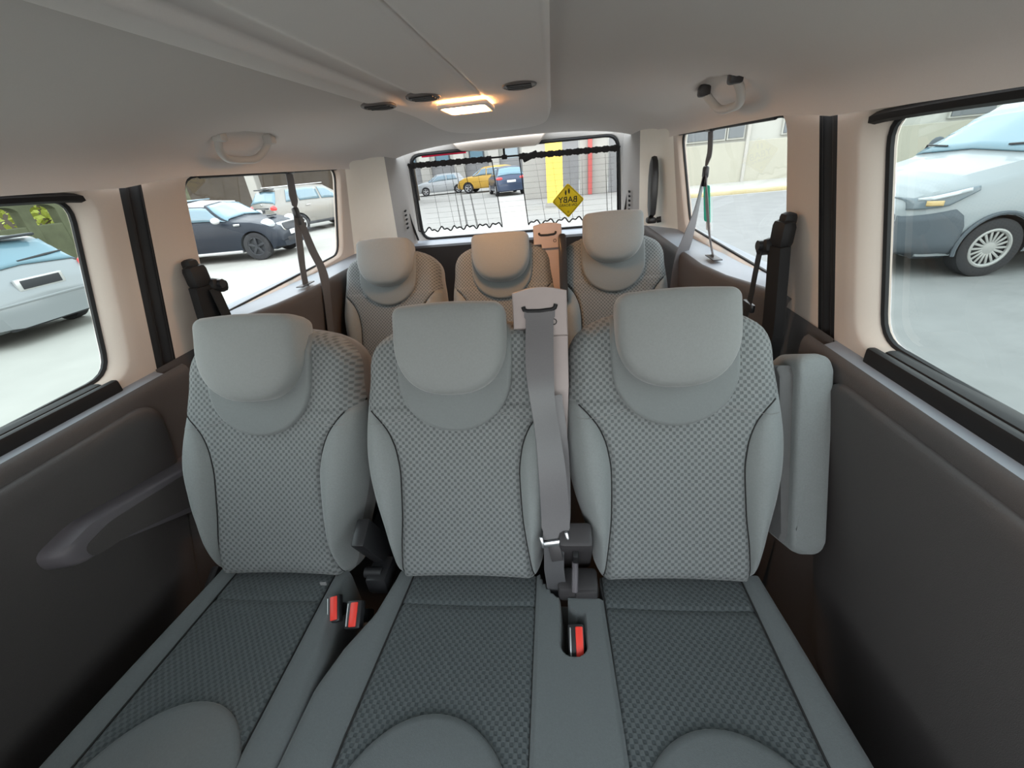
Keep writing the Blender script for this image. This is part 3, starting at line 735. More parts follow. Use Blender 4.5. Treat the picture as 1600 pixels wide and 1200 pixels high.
# ================================================================== curtains, sign, pillar arm
rod = obj('curtain_rod', *merge([tube_g([(-.585, 2.585, 1.289), (.585, 2.585, 1.276)], .0045, 8), tube_g([(-.036, 2.585, 1.283), (-.036, 2.578, 1.315), (-.036, 2.60, 1.33)], .006, 8), box_g((-.036, 2.584, 1.281), (.03, .016, .022), .004)]), m_black)
tag(rod, 'thin black curtain rod with a centre hook across the rear window', 'curtain rod')
def curtain(label, x0t, x1t, x0b, x1b, zt, zb, folds, seed):
    rnd = random.Random(seed); r = empty('curtain', ((x0t+x1t)/2, 2.575, zb), label, 'curtain', 'sheer rear window curtains')
    ph = [rnd.uniform(0, 6.28) for _ in range(4)]
    def wav(u): return .010*math.sin(u*46+ph[0])+.006*math.sin(u*83+ph[1])
    def pos(u, t):
        x = (x0t+(x1t-x0t)*u)*(1-t)+(x0b+(x1b-x0b)*u)*t
        z = zt(x)-.012+(zb-zt(x)+.012)*t
        return (x, 2.572+wav(u)*(.4+.6*t)+.05*t*.9, z+(.008*math.sin(u*40+ph[2])*t*t))
    us_ = [k/110 for k in range(111)]
    sh = sheet('sheer_cloth', pos, us_, [k/14 for k in range(15)], m_curtain, r, smooth=180)
    top = [(pos(u, 0)[0], 2.572, zt(pos(u, 0)[0])-.004) for u in us_]
    V = []
    for i, p in enumerate(top):
        w = .0035*math.sin(i*1.3+ph[0]); hh = .0165+.0022*math.sin(i*.63+ph[1])+.0016*math.sin(i*1.57)
        V += [(p[0], p[1]-.012+w, p[2]-hh), (p[0], p[1]-.014-w, p[2]), (p[0], p[1]-.012+w, p[2]+hh*.75)]
    obj('header_ruffle', V, gridf(3, len(top)), m_hem, r, smooth=180)
    bot = [pos(u, 1.0) for u in us_]
    obj('bottom_hem', *tube_g([(p[0], p[1]-.003, p[2]+.006*math.sin(i*.75+ph[3])) for i, p in enumerate(bot)], .0042, 6), m_hem, r)
    for ue_, w in ((0.0, .004), (1.0, .004)):
        obj('side_hem', *tube_g([pos(ue_, t/10) for t in range(11)], w*.7, 6), m_hem, r)
    for uf, w, lean in folds:
        V = []
        for k in range(13):
            t = .05+.95*k/12; p = pos(min(1, max(0, uf+lean*t)), t); ww = w*1.4*(.3+t)
            V += [(p[0]-ww, p[1]-.004, p[2]), (p[0], p[1]-.010, p[2]), (p[0]+ww, p[1]-.004, p[2])]
        obj('fold', V, gridf(3, 13), m_fold, r, smooth=180)
zrod = lambda x: 1.283-.0111*x
curtain('sheer black curtain at the olive headrest, gathered with two dark folds', -.575, -.105, -.60, -.085, zrod, .935,
        [(.50, .0022, .02), (.56, .0035, .03), (.66, .0034, .05), (.25, .0008, .02), (.40, .0008, .04), (.80, .0009, .05)], 3)
curtain('sheer black curtain carrying the yellow sign', .045, .578, .07, .602, zrod, .930,
        [(.16, .0009, .03), (.33, .0008, .02), (.50, .0008, -.01), (.63, .0012, -.03), (.86, .0020, .0), (.91, .0012, .0), (.97, .003, .0)], 5)
obj('gathered_corner', *merge([box_g((.105, 2.556, 1.272), (.085, .012, .030), .006, frame3((1, 0, .35), (0, 1, 0)))]), m_hem, [o for o in bpy.data.objects if o.get('label', '').startswith('sheer black curtain carrying')][0])
# the yellow sign (seen from behind, so its print is mirrored)
SX, SY, SZ = .302, 2.535, 1.038
sg = empty('window_sign', (SX, SY, SZ), 'yellow diamond warning sign with mirrored lettering hanging in the rear window', 'sign')
def dia(h, r=.012):
    return rquad([(SX+h, SZ+.002), (SX, SZ+h), (SX-h, SZ), (SX, SZ-h)], r, 5, 2)
obj('plate', *pad_g(dia(.089), lambda u, v, d: (u, SY-d, v), [(1, -.002), (1, .001), (.985, .0015), (.3, .0015)], centre=(SX, SZ)), m_yel, sg, smooth=30)
obj('border_line', *tube_g([(a, SY-.002, b) for a, b in dia(.081, .010)], .0011, 4, closed=True), m_print, sg)
def text_g(s, size, cx, cz, y):
    cu = bpy.data.curves.new('lettering', 'FONT'); cu.body = s; cu.size = size; cu.align_x = 'CENTER'; cu.align_y = 'CENTER'; cu.extrude = .0004; cu.offset = size*.012; cu.resolution_u = 3
    o = bpy.data.objects.new('lettering', cu); COL.objects.link(o)
    dg = bpy.context.evaluated_depsgraph_get(); me = bpy.data.meshes.new_from_object(o.evaluated_get(dg))
    V = [(cx-v.co.x, y-v.co.z, cz+v.co.y) for v in me.vertices]; F = [tuple(p.vertices) for p in me.polygons]
    bpy.data.objects.remove(o); bpy.data.curves.remove(cu); bpy.data.meshes.remove(me)
    return V, F
obj('lettering', *text_g('BABY', .044, SX-.001, SZ+.004, SY-.0022), m_print, sg, smooth=0)
obj('small_lettering', *text_g('ON BOARD', .019, SX-.001, SZ-.023, SY-.0022), m_print, sg, smooth=0)
def foot(cx, cz, f):
    o = [(cx+.0055*math.cos(a)*(1 if math.sin(a) > 0 else .8), cz+.012*math.sin(a)) for a in [2*math.pi*k/16 for k in range(16)]]
    g = [pad_g(o, lambda u, v, d: (u, SY-.0015-d, v), [(1, -.001), (1, .001)])]
    for k in range(5):
        tx = cx+f*(-.005+.0026*k); tz = cz+.0145-.0008*k
        g.append(pad_g([(tx+.0013*math.cos(a), tz+.0015*math.sin(a)) for a in [2*math.pi*j/8 for j in range(8)]], lambda u, v, d: (u, SY-.0015-d, v), [(1, -.001), (1, .001)]))
    return merge(g)
obj('footprint', *foot(SX-.012, SZ+.040, 1), m_print, sg); obj('footprint', *foot(SX+.006, SZ+.047, -1), m_print, sg)
obj('suction_cup', *lathe_g([(.004, -.004), (.008, -.002), (.011, .004), (.009, .006)], 14)[:1] and xf(lathe_g([(.004, -.004), (.008, -.002), (.011, .004), (.009, .006)], 14), Matrix.Identity(3), (SX, SY-.003, SZ+.070)), glassy('clear_rubber', (.95, .93, .6, 1), .1), sg)
obj('round_mark', *tube_g([(SX+.004*math.cos(a), SY-.002, SZ-.057+.004*math.sin(a)) for a in [2*math.pi*k/12 for k in range(12)]], .0012, 4, closed=True), m_print, sg)
# black arm on the rear pillar
pa = empty('pillar_arm', (.69, 2.22, .95), 'upright black plastic arm with a knobbed foot on the rear pillar', 'arm')
aro = [(2.185, .97), (2.175, 1.06), (2.185, 1.16), (2.205, 1.205), (2.235, 1.222), (2.262, 1.205), (2.27, 1.15), (2.262, 1.06), (2.245, .985), (2.225, .955)]
obj('blade', *pad_g(aro, lambda u, v, d: (.69-d, u, v), [(.8, -.016), (.97, -.012), (1, 0), (.97, .012), (.8, .016), (.3, .017)]), m_bplast, pa, smooth=50)
obj('foot', *merge([box_g((.69, 2.215, .945), (.045, .05, .026), .008), tube_g([(.715, 2.21, .945), (.735, 2.205, .948)], .014, 12)]), m_bplast, pa)
st = obj('window_sticker', *pad_g(rrect(1.725, .985, 1.800, 1.115, .01), lambda u, v, d: (xw(v)+.026-d, u, v), [(1, 0), (1, .0006)]), mat('sticker_teal', lin(40, 205, 175), .5), smooth=0)
tag(st, 'teal sticker on the quarter window glass behind the twisted grey belt', 'sticker')
obj('white_tab', *pad_g(rrect(1.723, .955, 1.775, .984, .004), lambda u, v, d: (xw(v)+.026-d, u, v), [(1, 0), (1, .0006)]), mat('sticker_white', (.8, .82, .8, 1), .5), st, smooth=0)
#EXTERIOR#
# ================================================================== OUTSIDE
G = -.5
m_ground = mat('street_ground', (.305, .295, .27, 1), .9, .15, noise=.16, nscale=1.1, bump=.4, bscale=9)
m_road = mat('asphalt', (.19, .19, .185, 1), .9, .15, noise=.15, nscale=2.5, bump=.3, bscale=30)
m_tyre = mat('tyre_rubber', (.03, .03, .032, 1), .8, .2)
m_cglass = mat('car_glass', (.10, .17, .21, 1), .06, .8, coat=.5)
m_cglass_l = mat('pale_car_glass', (.13, .22, .27, 1), .15, .45)
m_tail = mat('tail_lamp', (.75, .05, .05, 1), .25, .5)
m_hl = mat('head_lamp', (.42, .45, .47, 1), .15, .7, coat=.6)
m_dark = mat('car_dark_trim', (.03, .032, .036, 1), .5, .3)
m_alloy = mat('alloy', (.52, .52, .52, 1), .35, .5, metal=.6)
m_hub = mat('hubcap_silver', (.30, .30, .285, 1), .45, .4, metal=.25)
m_plate = mat('number_plate', (.70, .70, .68, 1), .5)
gp = sheet('ground', lambda u, v: (u, v, G), [-90, -30, -10, 3.2, 20, 60], [-30, 0, 15, 40, 160], m_ground, smooth=0)
tag(gp, 'pale dusty concrete ground around the parked cars', kind='structure')
rd = sheet('road', lambda u, v: (u, v, G+.006), [2.6, 3.4, 12, 40], [-6, 5, 17, 17.4], m_road, smooth=0)
tag(rd, 'grey asphalt road on the side of the white van', kind='structure')

class Car:
    """a car body lofted from stations along its length; x forward, y to its left"""
    RING = 9
    def __init__(s, name, label, x, y, head, st, paint, wheels, wr=.32, sill=.20, scale=1.0, roofmat=None, cat='car', group=None, hub='alloy'):
        s.root = empty(name, (x, y, G), label, cat, group)
        s.M = Matrix.Rotation(R(head), 3, 'Z'); s.o = Vector((x, y, G)); s.sc = scale
        s.st = st; s.L = st[-1][0]; s.sill = sill; s.paint = paint
        # body
        S = []; 
        for i in range(len(st)-1):
            for k in range(5): S.append(st[i][0]+(st[i+1][0]-st[i][0])*k/5)
        S.append(s.L)
        n = 2*s.RING-2; V = []
        for q in S:
            half = s.ring(q)
            full = [(a, b) for a, b in half]+[(-a, b) for a, b in half[-2:0:-1]]
            V += [(q-s.L/2, a, b) for a, b in full]
        F = gridf(n, len(S), True, False); F.append(tuple(range(n))[::-1]); F.append(tuple(range((len(S)-1)*n, len(S)*n)))
        s.body = s.add('body', (V, F), [paint, m_dark], s.root, 32)
        # wheel openings
        for wx in wheels:
            cut = xf(lathe_g([(wr*1.13, -2), (wr*1.13, 2)], 27), Matrix.Identity(3), (wx-s.L/2+.0013, .0007, wr*.981))
            c = s.add('cutter', cut, m_dark, None, 0)
            md = s.body.modifiers.new('b', 'BOOLEAN'); md.object = c; md.operation = 'DIFFERENCE'; md.solver = 'EXACT'
            ext = max(Vector(v).length for v in s.body.bound_box)
            for sol in ('EXACT', 'FAST'):
                md.solver = sol
                dg = bpy.context.evaluated_depsgraph_get(); me = bpy.data.meshes.new_from_object(s.body.evaluated_get(dg))
                org = [v.co.length for v in s.body.data.vertices]
                if len(me.vertices) > 50 and max(v.co.length for v in me.vertices) < max(org)*1.01: break
            s.body.modifiers.clear(); old = s.body.data; s.body.data = me; bpy.data.meshes.remove(old)
            cm = c.data; bpy.data.objects.remove(c); bpy.data.meshes.remove(cm)
        me = s.body.data; c0 = [s.loc(wx-s.L/2, 0, wr*.98) for wx in wheels]
        # faces on the arch surfaces take the dark liner
        inv = s.M.transposed()
        for p in me.polygons:
            q = inv @ (Vector(p.center)+Vector(s.root.location)-s.o)/s.sc
            for wx in wheels:
                rr = math.hypot(q.x-(wx-s.L/2), q.z-wr*.98)
                if abs(rr-wr*1.13) < .03 and abs((inv @ p.normal).y) < .4 and rr < wr*1.14: p.material_index = 1
        wmax = max(t[3] for t in st)
        for wx in wheels:
            w = smooth_interp(wx, [(t[0], t[3]) for t in st])
            for sd in (-1, 1):
                c = (wx-s.L/2, sd*(w-.115), wr)
                tp = [(wr*.66, -.10), (wr*.90, -.11), (wr*.98, -.095), (wr, -.05), (wr, .05), (wr*.98, .095), (wr*.90, .11), (wr*.66, .10)]
                tv = lathe_g(tp, 32)[0]
                ty = s.add('wheel', xf((tv, gridf(32, 8, True, True)), Matrix.Identity(3), c), m_tyre, s.root, 40)
                s.hub(c, sd, wr, hub, ty)
    def ring(s, q):
        st = s.st
        f = lambda k: float(np.interp(q, [t[0] for t in st], [t[k] for t in st]))
        zt, zb, w, wt = f(1), f(2), f(3), f(4); b = s.sill
        if q < .25 or q > s.L-.25: b += .05
        return [(0, b), (w*.75, b), (w*.95, b+.03), (w*.995, b+.16), (w, b+(zb-b)*.55), (w*.985, zb-.06), (w*.945, zb), (wt, zt-.035), (0, zt)][:7]+[(wt, zt-.035), (0, zt+.012)]
    def surf(s, q, k, off=0.012):
        """k: 0..8 ring coordinate, negative mirrors to the right side"""
        sg = 1 if k >= 0 else -1; k = abs(k); r = s.ring(q); i = min(int(k), 7); t = k-i
        a = r[i][0]+(r[i+1][0]-r[i][0])*t; b = r[i][1]+(r[i+1][1]-r[i][1])*t
        da, db = r[i+1][0]-r[i][0], r[i+1][1]-r[i][1]; l = math.hypot(da, db) or 1
        return Vector((q-s.L/2, sg*(a+off*db/l), b-off*da/l))
    def kz(s, q, z):
        r = s.ring(q)
        for i in range(1, 8):
            if r[i][1] <= z <= r[i+1][1]: return i+(z-r[i][1])/max(1e-6, r[i+1][1]-r[i][1])
        return 7.0 if z > r[7][1] else 1.0
    def zpatch(s, name, q0, q1, zlo, zhi, sd, material, off=.02, n=14, mm=7, parent=None):
        V = []
        for j in range(mm):
            for i in range(n):
                q = q0+(q1-q0)*i/(n-1); z = zlo(q)+(zhi(q)-zlo(q))*j/(mm-1); V.append(s.surf(q, sd*s.kz(q, z), off))
        o = s.add(name, (V, gridf(n, mm)), material, parent or s.body, 60)
        md = o.modifiers.new('thick', 'SOLIDIFY'); md.thickness = .02; md.offset = 0
        return o
    def loc(s, x, y, z): return s.M @ (Vector((x, y, z))*s.sc)+s.o
    def add(s, name, g, material, parent, smooth=40):
        return obj(name, [s.loc(*v) for v in g[0]], g[1], material, parent if parent is not None else None, smooth)
    def patch(s, name, c, material, parent=None, n=8, mm=5, off=.012):
        """c: four (station, ring) corners"""
        V = []
        for j in range(mm):
            for i in range(n):
                u, v = i/(n-1), j/(mm-1)
                q = (c[0][0]*(1-u)+c[1][0]*u)*(1-v)+(c[3][0]*(1-u)+c[2][0]*u)*v
                k = (c[0][1]*(1-u)+c[1][1]*u)*(1-v)+(c[3][1]*(1-u)+c[2][1]*u)*v
                V.append(s.surf(q, k, off))
        g = (V, gridf(n, mm))
        o = s.add(name, g, material, parent or s.body, 60)
        sd = o.modifiers.new('thick', 'SOLIDIFY'); sd.thickness = .02; sd.offset = 0
        return o
    def cross(s, name, q0, q1, k0, k1, material, off=.012):
        """glass across the whole width (windscreen, tailgate glass) with ring coordinate k0 at station q0 and k1 at q1"""
        V = []; n = 17; mm = 7
        for j in range(mm):
            v = j/(mm-1); q = q0+(q1-q0)*v; k = k0+(k1-k0)*v
            for i in range(n):
                u = -1+2*i/(n-1); kk = 8-(8-k)*abs(u)
                p = s.surf(q, kk if u >= 0 else -kk, 0); V.append(p)
        # push out along the sheet's own normal
        a, b = V[n//2], V[(mm-1)*n+n//2]; t = (b-a).normalized(); nn = Vector((-t.z, 0, t.x)); nn = nn if nn.z > 0 else -nn
        o = s.add(name, ([v+nn*off for v in V], gridf(n, mm)), material, s.body, 60)
        sd = o.modifiers.new('thick', 'SOLIDIFY'); sd.thickness = .02; sd.offset = 0
        return o
    def box(s, name, c, size, material, bev=.02, rot=None, parent=None):
        return s.add(name, box_g((c[0]-s.L/2, c[1], c[2]), size, bev, rot), material, parent or s.body, 40)
    def blob(s, name, c, size, material, n=14, m_=9, parent=None):
        V = [(c[0]-s.L/2+size[0]*math.cos(a)*math.sin(b), c[1]+size[1]*math.sin(a)*math.sin(b), c[2]+size[2]*math.cos(b)) for b in [.02+(math.pi-.04)*j/(m_-1) for j in range(m_)] for a in [2*math.pi*i/n for i in range(n)]]
        F = gridf(n, m_, True, False); F.append(tuple(range(n))[::-1]); F.append(tuple(range((m_-1)*n, m_*n)))
        return s.add(name, (V, F), material, parent or s.body, 180)
    def hub(s, c, sd, wr, kind, parent):
        y = c[1]+sd*.075; parts = []; r = wr*.66
        if kind == 'cover':      # multi-slot hubcap: rim ring, hub and 18 radial blades over a dark bowl
            disc = xf(lathe_g([(r, 0), (r*1.02, .006), (.01, .008)], 32), Matrix.Identity(3), (c[0], y-sd*.02, c[2]))
            s.add('rim_bowl', disc, m_dark, parent, 30)
            ring = [(c[0]+r*.93*math.cos(a), y+sd*.012, c[2]+r*.93*math.sin(a)) for a in [2*math.pi*k/36 for k in range(36)]]
            parts.append(tube_g(ring, r*.10, 8, closed=True))
            parts.append(xf(lathe_g([(r*.36, 0), (r*.34, sd*.014), (r*.12, sd*.022), (.005, sd*.022)], 24), Matrix.Identity(3), (c[0], y, c[2])))
            for k in range(18):
                a = 2*math.pi*k/18
                parts.append(box_g((c[0]+r*.62*math.cos(a), y+sd*.010, c[2]+r*.62*math.sin(a)), (r*.66, .012, r*.115), .003, Matrix.Rotation(-a, 3, 'Y')))
            s.add('hubcap', merge(parts), m_hub, parent, 35)
        else:
            col = m_dark if kind == 'dark' else m_alloy
            parts.append(tube_g([(c[0]+r*.95*math.cos(a), y+sd*.01, c[2]+r*.95*math.sin(a)) for a in [2*math.pi*k/28 for k in range(28)]], r*.07, 6, closed=True))
            for k in range(5):
                a = 2*math.pi*(k+.25)/5
                parts.append(box_g((c[0]+r*.5*math.cos(a), y+sd*.008, c[2]+r*.5*math.sin(a)), (r*.95, .03, r*.26), .008, Matrix.Rotation(-a, 3, 'Y')))
            s.add('rim_bowl', xf(lathe_g([(r, 0), (r, .004), (.01, .006)], 24), Matrix.Identity(3), (c[0], y-sd*.03, c[2])), m_dark, parent, 30)
            s.add('rim', merge(parts+[xf(lathe_g([(r*.2, sd*.01), (r*.17, sd*.03), (.005, sd*.032)], 16), Matrix.Identity(3), (c[0], y, c[2]))]), col, parent, 35)

def paint(name, col, metal=.2, rough=.3): return mat(name, col, rough, .4, metal=metal, coat=.2)
def hatch_st(L=4.1, H=1.46, W=.87, rr=.50):
    k = L/4.15; h = H/1.46; w = W/.87
    return [(0, .62*h, .58*h, .70*w, .62*w), (.06*k, .80*h, .76*h, .80*w, .70*w), (.16*k, .99*h, .93*h, .85*w, .72*w), (rr*k, 1.39*h, .96*h, .865*w, .60*w), ((rr+.25)*k, 1.44*h, .96*h, .87*w, .60*w), (1.5*k, 1.46*h, .95*h, .87*w, .61*w), (2.25*k, 1.43*h, .93*h, .87*w, .60*w),
            (3.05*k, .99*h, .92*h, .87*w, .70*w), (3.6*k, .91*h, .86*h, .86*w, .68*w), (3.95*k, .80*h, .74*h, .80*w, .64*w), (4.10*k, .66*h, .60*h, .70*w, .55*w), (4.15*k, .52*h, .48*h, .60*w, .45*w)]
def side_glass(c, spans, material, lo=6.12, hi=6.86):
    for sd in (-1, 1):
        for (a, b, a2, b2) in spans:
            c.patch('side_window', [(a, sd*lo), (b, sd*lo), (b2, sd*hi), (a2, sd*hi)], material, off=.014)

# --- silver hatchback outside the armrest door (seen from behind)
p_sil = paint('silver_paint', (.22, .235, .245, 1), .25)
c1 = Car('car', 'silver hatchback seen from behind outside the armrest door window', -9.55, 5.62, 180, hatch_st(4.25, 1.48, .88, .50), p_sil, (.82, 3.40), .31)
side_glass(c1, [(.75, 1.55, .95, 1.55), (1.62, 2.95, 1.62, 2.32)], m_cglass)
c1.cross('rear_window', .19, .47, 6.45, 7.0, m_cglass_l, .016)
c1.box('spoiler', (.42, 0, 1.425), (.16, 1.05, .04), m_dark, .015)
c1.box('number_plate_recess', (.055, -.02, .80), (.06, .66, .17), m_alloy, .02); c1.box('number_plate', (.022, -.02, .80), (.02, .54, .12), m_dark, .004)
for sd in (-1, 1): c1.blob('tail_lamp', (.14, sd*.80, .90), (.07, .055, .10), m_tail)
c1.add('wiper', tube_g([c1.surf(.21, 8, .03), c1.surf(.24, -7.4, .05), c1.surf(.27, -7.0, .05)], [.014, .018, .010], 6), m_dark, c1.body)
c1.box('bumper_step', (.02, 0, .58), (.06, 1.44, .05), p_sil, .02); c1.box('bumper_skirt', (.08, 0, .30), (.10, 1.30, .16), m_dark, .03)
for sd in (-1, 1): c1.box('exhaust_side', (.06, sd*.60, .43), (.08, .20, .06), p_sil, .02)

# --- dark small car with a white roof
p_navy = mat('navy_paint', (.009, .014, .023, 1), .45, .3, coat=.06); p_white = paint('white_paint', (.56, .57, .58, 1), 0, .3)
ms = [(0, .60, .56, .70, .60), (.08, .88, .84, .80, .70), (.22, 1.0, .93, .84, .72), (.42, 1.36, .96, .85, .64), (.7, 1.41, .96, .855, .65), (1.5, 1.42, .95, .86, .66), (2.05, 1.38, .94, .86, .65),
      (2.62, .99, .93, .86, .74), (3.1, .95, .89, .86, .70), (3.42, .86, .80, .83, .66), (3.62, .72, .66, .76, .60), (3.72, .55, .50, .66, .5)]
c2 = Car('car', 'dark navy small car with a white roof and white mirror, beyond the roof belt', -9.12, 11.80, 5, ms, p_navy, (.62, 3.08), .33, scale=1.08, hub='dark')
side_glass(c2, [(.62, 1.35, .66, 1.35), (1.42, 2.52, 1.42, 2.08)], m_cglass)
c2.cross('windscreen', 2.56, 2.10, 6.3, 7.0, m_cglass_l, .016)
V = []
for q in [.34+.1*k for k in range(18)]:
    for u in range(-8, 9):
        kk = 8-1.14*abs(u)/8; V.append(c2.surf(q, kk if u >= 0 else -kk, 0)+Vector((0, 0, .025)))
o = c2.add('roof', (V, gridf(17, 18)), p_white, c2.body, 60); o.modifiers.new('t', 'SOLIDIFY').thickness = .04
c2.box('roof_pod', (1.15, 0, 1.475), (.75, .9, .03), m_cglass, .012)
for sd in (-1, 1):
    c2.blob('mirror', (2.38, sd*.98, 1.00), (.10, .10, .075), p_white); c2.blob('head_lamp', (3.40, sd*.60, .80), (.17, .15, .13), m_hl)
    c2.box('side_vent', (2.78, sd*.868, .86), (.16, .02, .05), m_chrome, .008); c2.blob('fog_lamp', (3.66, sd*.50, .44), (.04, .06, .06), m_hl)
    c2.box('sill_trim', (1.85, sd*.84, .24), (1.7, .06, .07), m_alloy, .02)
    c2.box('door_handle', (1.50, sd*.862, .90), (.16, .03, .03), m_chrome, .01)
c2.add('grille_surround', pad_g(rrect(-.42, .60, .42, .80, .08), lambda u, v, d: (3.60-c2.L/2+d+(.70-v)*.35, u, v), [(1, -.08), (1, .04), (.9, .05), (.82, .035)]), m_chrome, c2.body)
c2.add('grille', pad_g(rrect(-.36, .625, .36, .775, .06), lambda u, v, d: (3.63-c2.L/2+d+(.70-v)*.35, u, v), [(1, -.08), (1, .03), (.9, .032)]), m_dark, c2.body)
c2.box('number_plate', (3.73, 0, .55), (.03, .50, .11), m_plate, .005); c2.box('bonnet_scoop', (3.25, 0, .965), (.10, .34, .03), m_dark, .01)
c2.box('lower_intake', (3.69, 0, .40), (.08, .9, .12), m_dark, .03)

# --- silver-beige estate behind it
def suv_st(L=4.65, H=1.72, W=.94):
    k = L/4.65; h = H/1.72; w = W/.94
    return [(0, .74*h, .70*h, .76*w, .68*w), (.05*k, .98*h, .92*h, .86*w, .76*w), (.14*k, 1.16*h, 1.08*h, .90*w, .78*w), (.46*k, 1.63*h, 1.12*h, .925*w, .64*w), (.8*k, 1.70*h, 1.12*h, .935*w, .66*w), (1.7*k, 1.72*h, 1.11*h, .94*w, .67*w), (2.5*k, 1.68*h, 1.09*h, .94*w, .65*w),
            (3.35*k, 1.17*h, 1.08*h, .94*w, .78*w), (4.0*k, 1.09*h, 1.03*h, .93*w, .76*w), (4.4*k, .96*h, .90*h, .88*w, .7*w), (4.58*k, .78*h, .72*h, .78*w, .6*w), (4.65*k, .6*h, .56*h, .66*w, .5*w)]
p_be = paint('silver_beige_paint', (.22, .21, .19, 1), .2)
c3 = Car('car', 'silver beige off-road estate with red tail lamps behind the dark white-roofed car', -9.80, 18.30, 63, suv_st(), p_be, (.95, 3.75), .36, sill=.28)
side_glass(c3, [(.62, 1.10, .80, 1.10), (1.18, 2.08, 1.18, 2.08), (2.18, 3.2, 2.18, 2.55)], m_cglass)
c3.cross('rear_window', .17, .42, 6.4, 7.0, m_cglass_l, .016)
c3.box('spoiler', (.40, 0, 1.655), (.20, 1.1, .04), m_dark, .015)
for sd in (-1, 1):
    c3.blob('tail_lamp', (.13, sd*.74, 1.00), (.10, .17, .11), m_tail); c3.box('sill_trim', (2.3, sd*.92, .34), (2.0, .06, .10), m_dark, .02)
    c3.box('roof_rail', (1.6, sd*.60, 1.72), (1.9, .03, .03), m_alloy, .01); c3.box('door_handle', (1.45, sd*.945, 1.0), (.2, .03, .03), m_alloy, .01)
c3.box('tailgate_panel', (.10, 0, .93), (.08, 1.0, .22), m_dark, .02); c3.box('number_plate', (.04, 0, .92), (.04, .52, .12), m_dark, .004)
c3.add('round_badge', xf(lathe_g([(.045, .0), (.04, -.012), (.005, -.014)], 16), Matrix.Rotation(R(90), 3, 'Z').transposed(), (.11-c3.L/2, 0, 1.13)), m_chrome, c3.body)
c3.box('rear_bumper', (.03, 0, .55), (.10, 1.5, .16), m_dark, .03)

# --- white van on the other side
p_vw = paint('white_van_paint', (.25, .275, .285, 1), 0, .35); m_bump = mat('grey_bumper_plastic', (.075, .088, .10, 1), .7, .25, noise=.06)
vs_ = [(0, 1.90, 1.1, .95, .80), (.15, 2.0, 1.1, .97, .80), (2.0, 2.02, 1.12, .975, .80), (2.8, 1.97, 1.12, .975, .79), (3.15, 1.85, 1.12, .975, .79),
       (4.02, 1.30, 1.15, .97, .86), (4.5, 1.19, 1.06, .955, .80), (4.75, 1.12, 1.02, .93, .76), (4.90, 1.05, .98, .87, .70), (5.0, .97, .92, .77, .62), (5.06, .88, .83, .66, .54), (5.09, .72, .66, .58, .48)]
c4 = Car('van', 'white van with unpainted grey bumper and multi-spoke hubcap outside the far side window', 7.07, 6.64, 180, vs_, p_vw, (1.0, 4.14), .335, sill=.24, scale=1.03, cat='van', hub='cover')
side_glass(c4, [(3.05, 3.78, 3.05, 3.28)], m_cglass_l); side_glass(c4, [(1.2, 2.9, 1.2, 2.9)], m_cglass)
c4.cross('windscreen', 3.96, 3.30, 6.25, 6.98, m_cglass_l, .016)
mb = None
for sd in (-1, 1):
    ob = c4.zpatch('bumper', 4.53, 5.085, lambda q: .255, lambda q: float(np.interp(q, [4.50, 4.56, 4.66, 5.09], [.50, .72, .80, .72])), sd, m_bump, off=.02)
    c4.zpatch('head_lamp', 4.50, 5.03, lambda q: float(np.interp(q, [4.50, 4.75, 5.03], [.985, .84, .80])), lambda q: float(np.interp(q, [4.50, 4.75, 5.03], [1.02, .98, .90])), sd, mat('van_head_lamp', (.13, .16, .18, 1), .18, .6), off=.022)
    c4.zpatch('lamp_chrome', 4.58, 4.98, lambda q: float(np.interp(q, [4.58, 4.75, 4.98], [.985, .945, .885])), lambda q: float(np.interp(q, [4.58, 4.75, 4.98], [1.0, .968, .91])), sd, m_hl, off=.036, mm=3)
    c4.zpatch('lamp_reflector', 4.80, 4.93, lambda q: .845, lambda q: .90, sd, mat('amber_reflector', (.50, .36, .16, 1), .2, .6), off=.036, n=6, mm=4)
    c4.blob('mirror', (3.55, sd*1.12, 1.35), (.10, .12, .15), m_bump)
c4.box('bumper', (5.07, 0, .51), (.12, 1.30, .50), m_bump, .06)
for sd in (-1, 1):
    c4.add('wiper', tube_g([c4.surf(3.93, sd*7.5, .05), c4.surf(3.87, sd*7.0, .05), c4.surf(3.86, sd*6.6, .05)], .012, 5), m_dark, c4.body)
    arch = [(4.14-c4.L/2+.40*math.cos(a), sd*.975, .33+.40*math.sin(a)) for a in [R(-8+196*k/20) for k in range(21)]]
    c4.add('arch_trim', tube_g(arch, .022, 6), m_bump, c4.body)
c4.box('grille', (5.08, 0, .84), (.06, 1.0, .16), m_dark, .02)

# --- cars behind the rear window
p_w2 = paint('white_hatch_paint', (.34, .355, .36, 1), 0)
c5 = Car('car', 'small white car parked furthest along the street behind the gathered curtain', -8.6, 36.2, 195, hatch_st(4.1, 1.46, .86), p_w2, (.75, 3.30), .31)
side_glass(c5, [(.75, 1.55, .95, 1.55), (1.62, 2.95, 1.62, 2.32)], m_cglass); c5.cross('windscreen', 3.0, 2.28, 6.3, 7.0, m_cglass, .016)
for sd in (-1, 1): c5.patch('head_lamp', [(3.7, sd*5.6), (3.95, sd*5.6), (3.95, sd*6.4), (3.75, sd*6.2)], m_hl, off=.02)
c5.box('grille', (4.12, 0, .55), (.06, .8, .14), m_dark, .02)
p_y = paint('yellow_paint', (.48, .29, .045, 1), 0)
c6 = Car('car', 'yellow off-road car beside the small white car behind the gathered curtain', -4.55, 34.4, 172, suv_st(4.4, 1.70, .92), p_y, (.85, 3.5), .37, sill=.28)
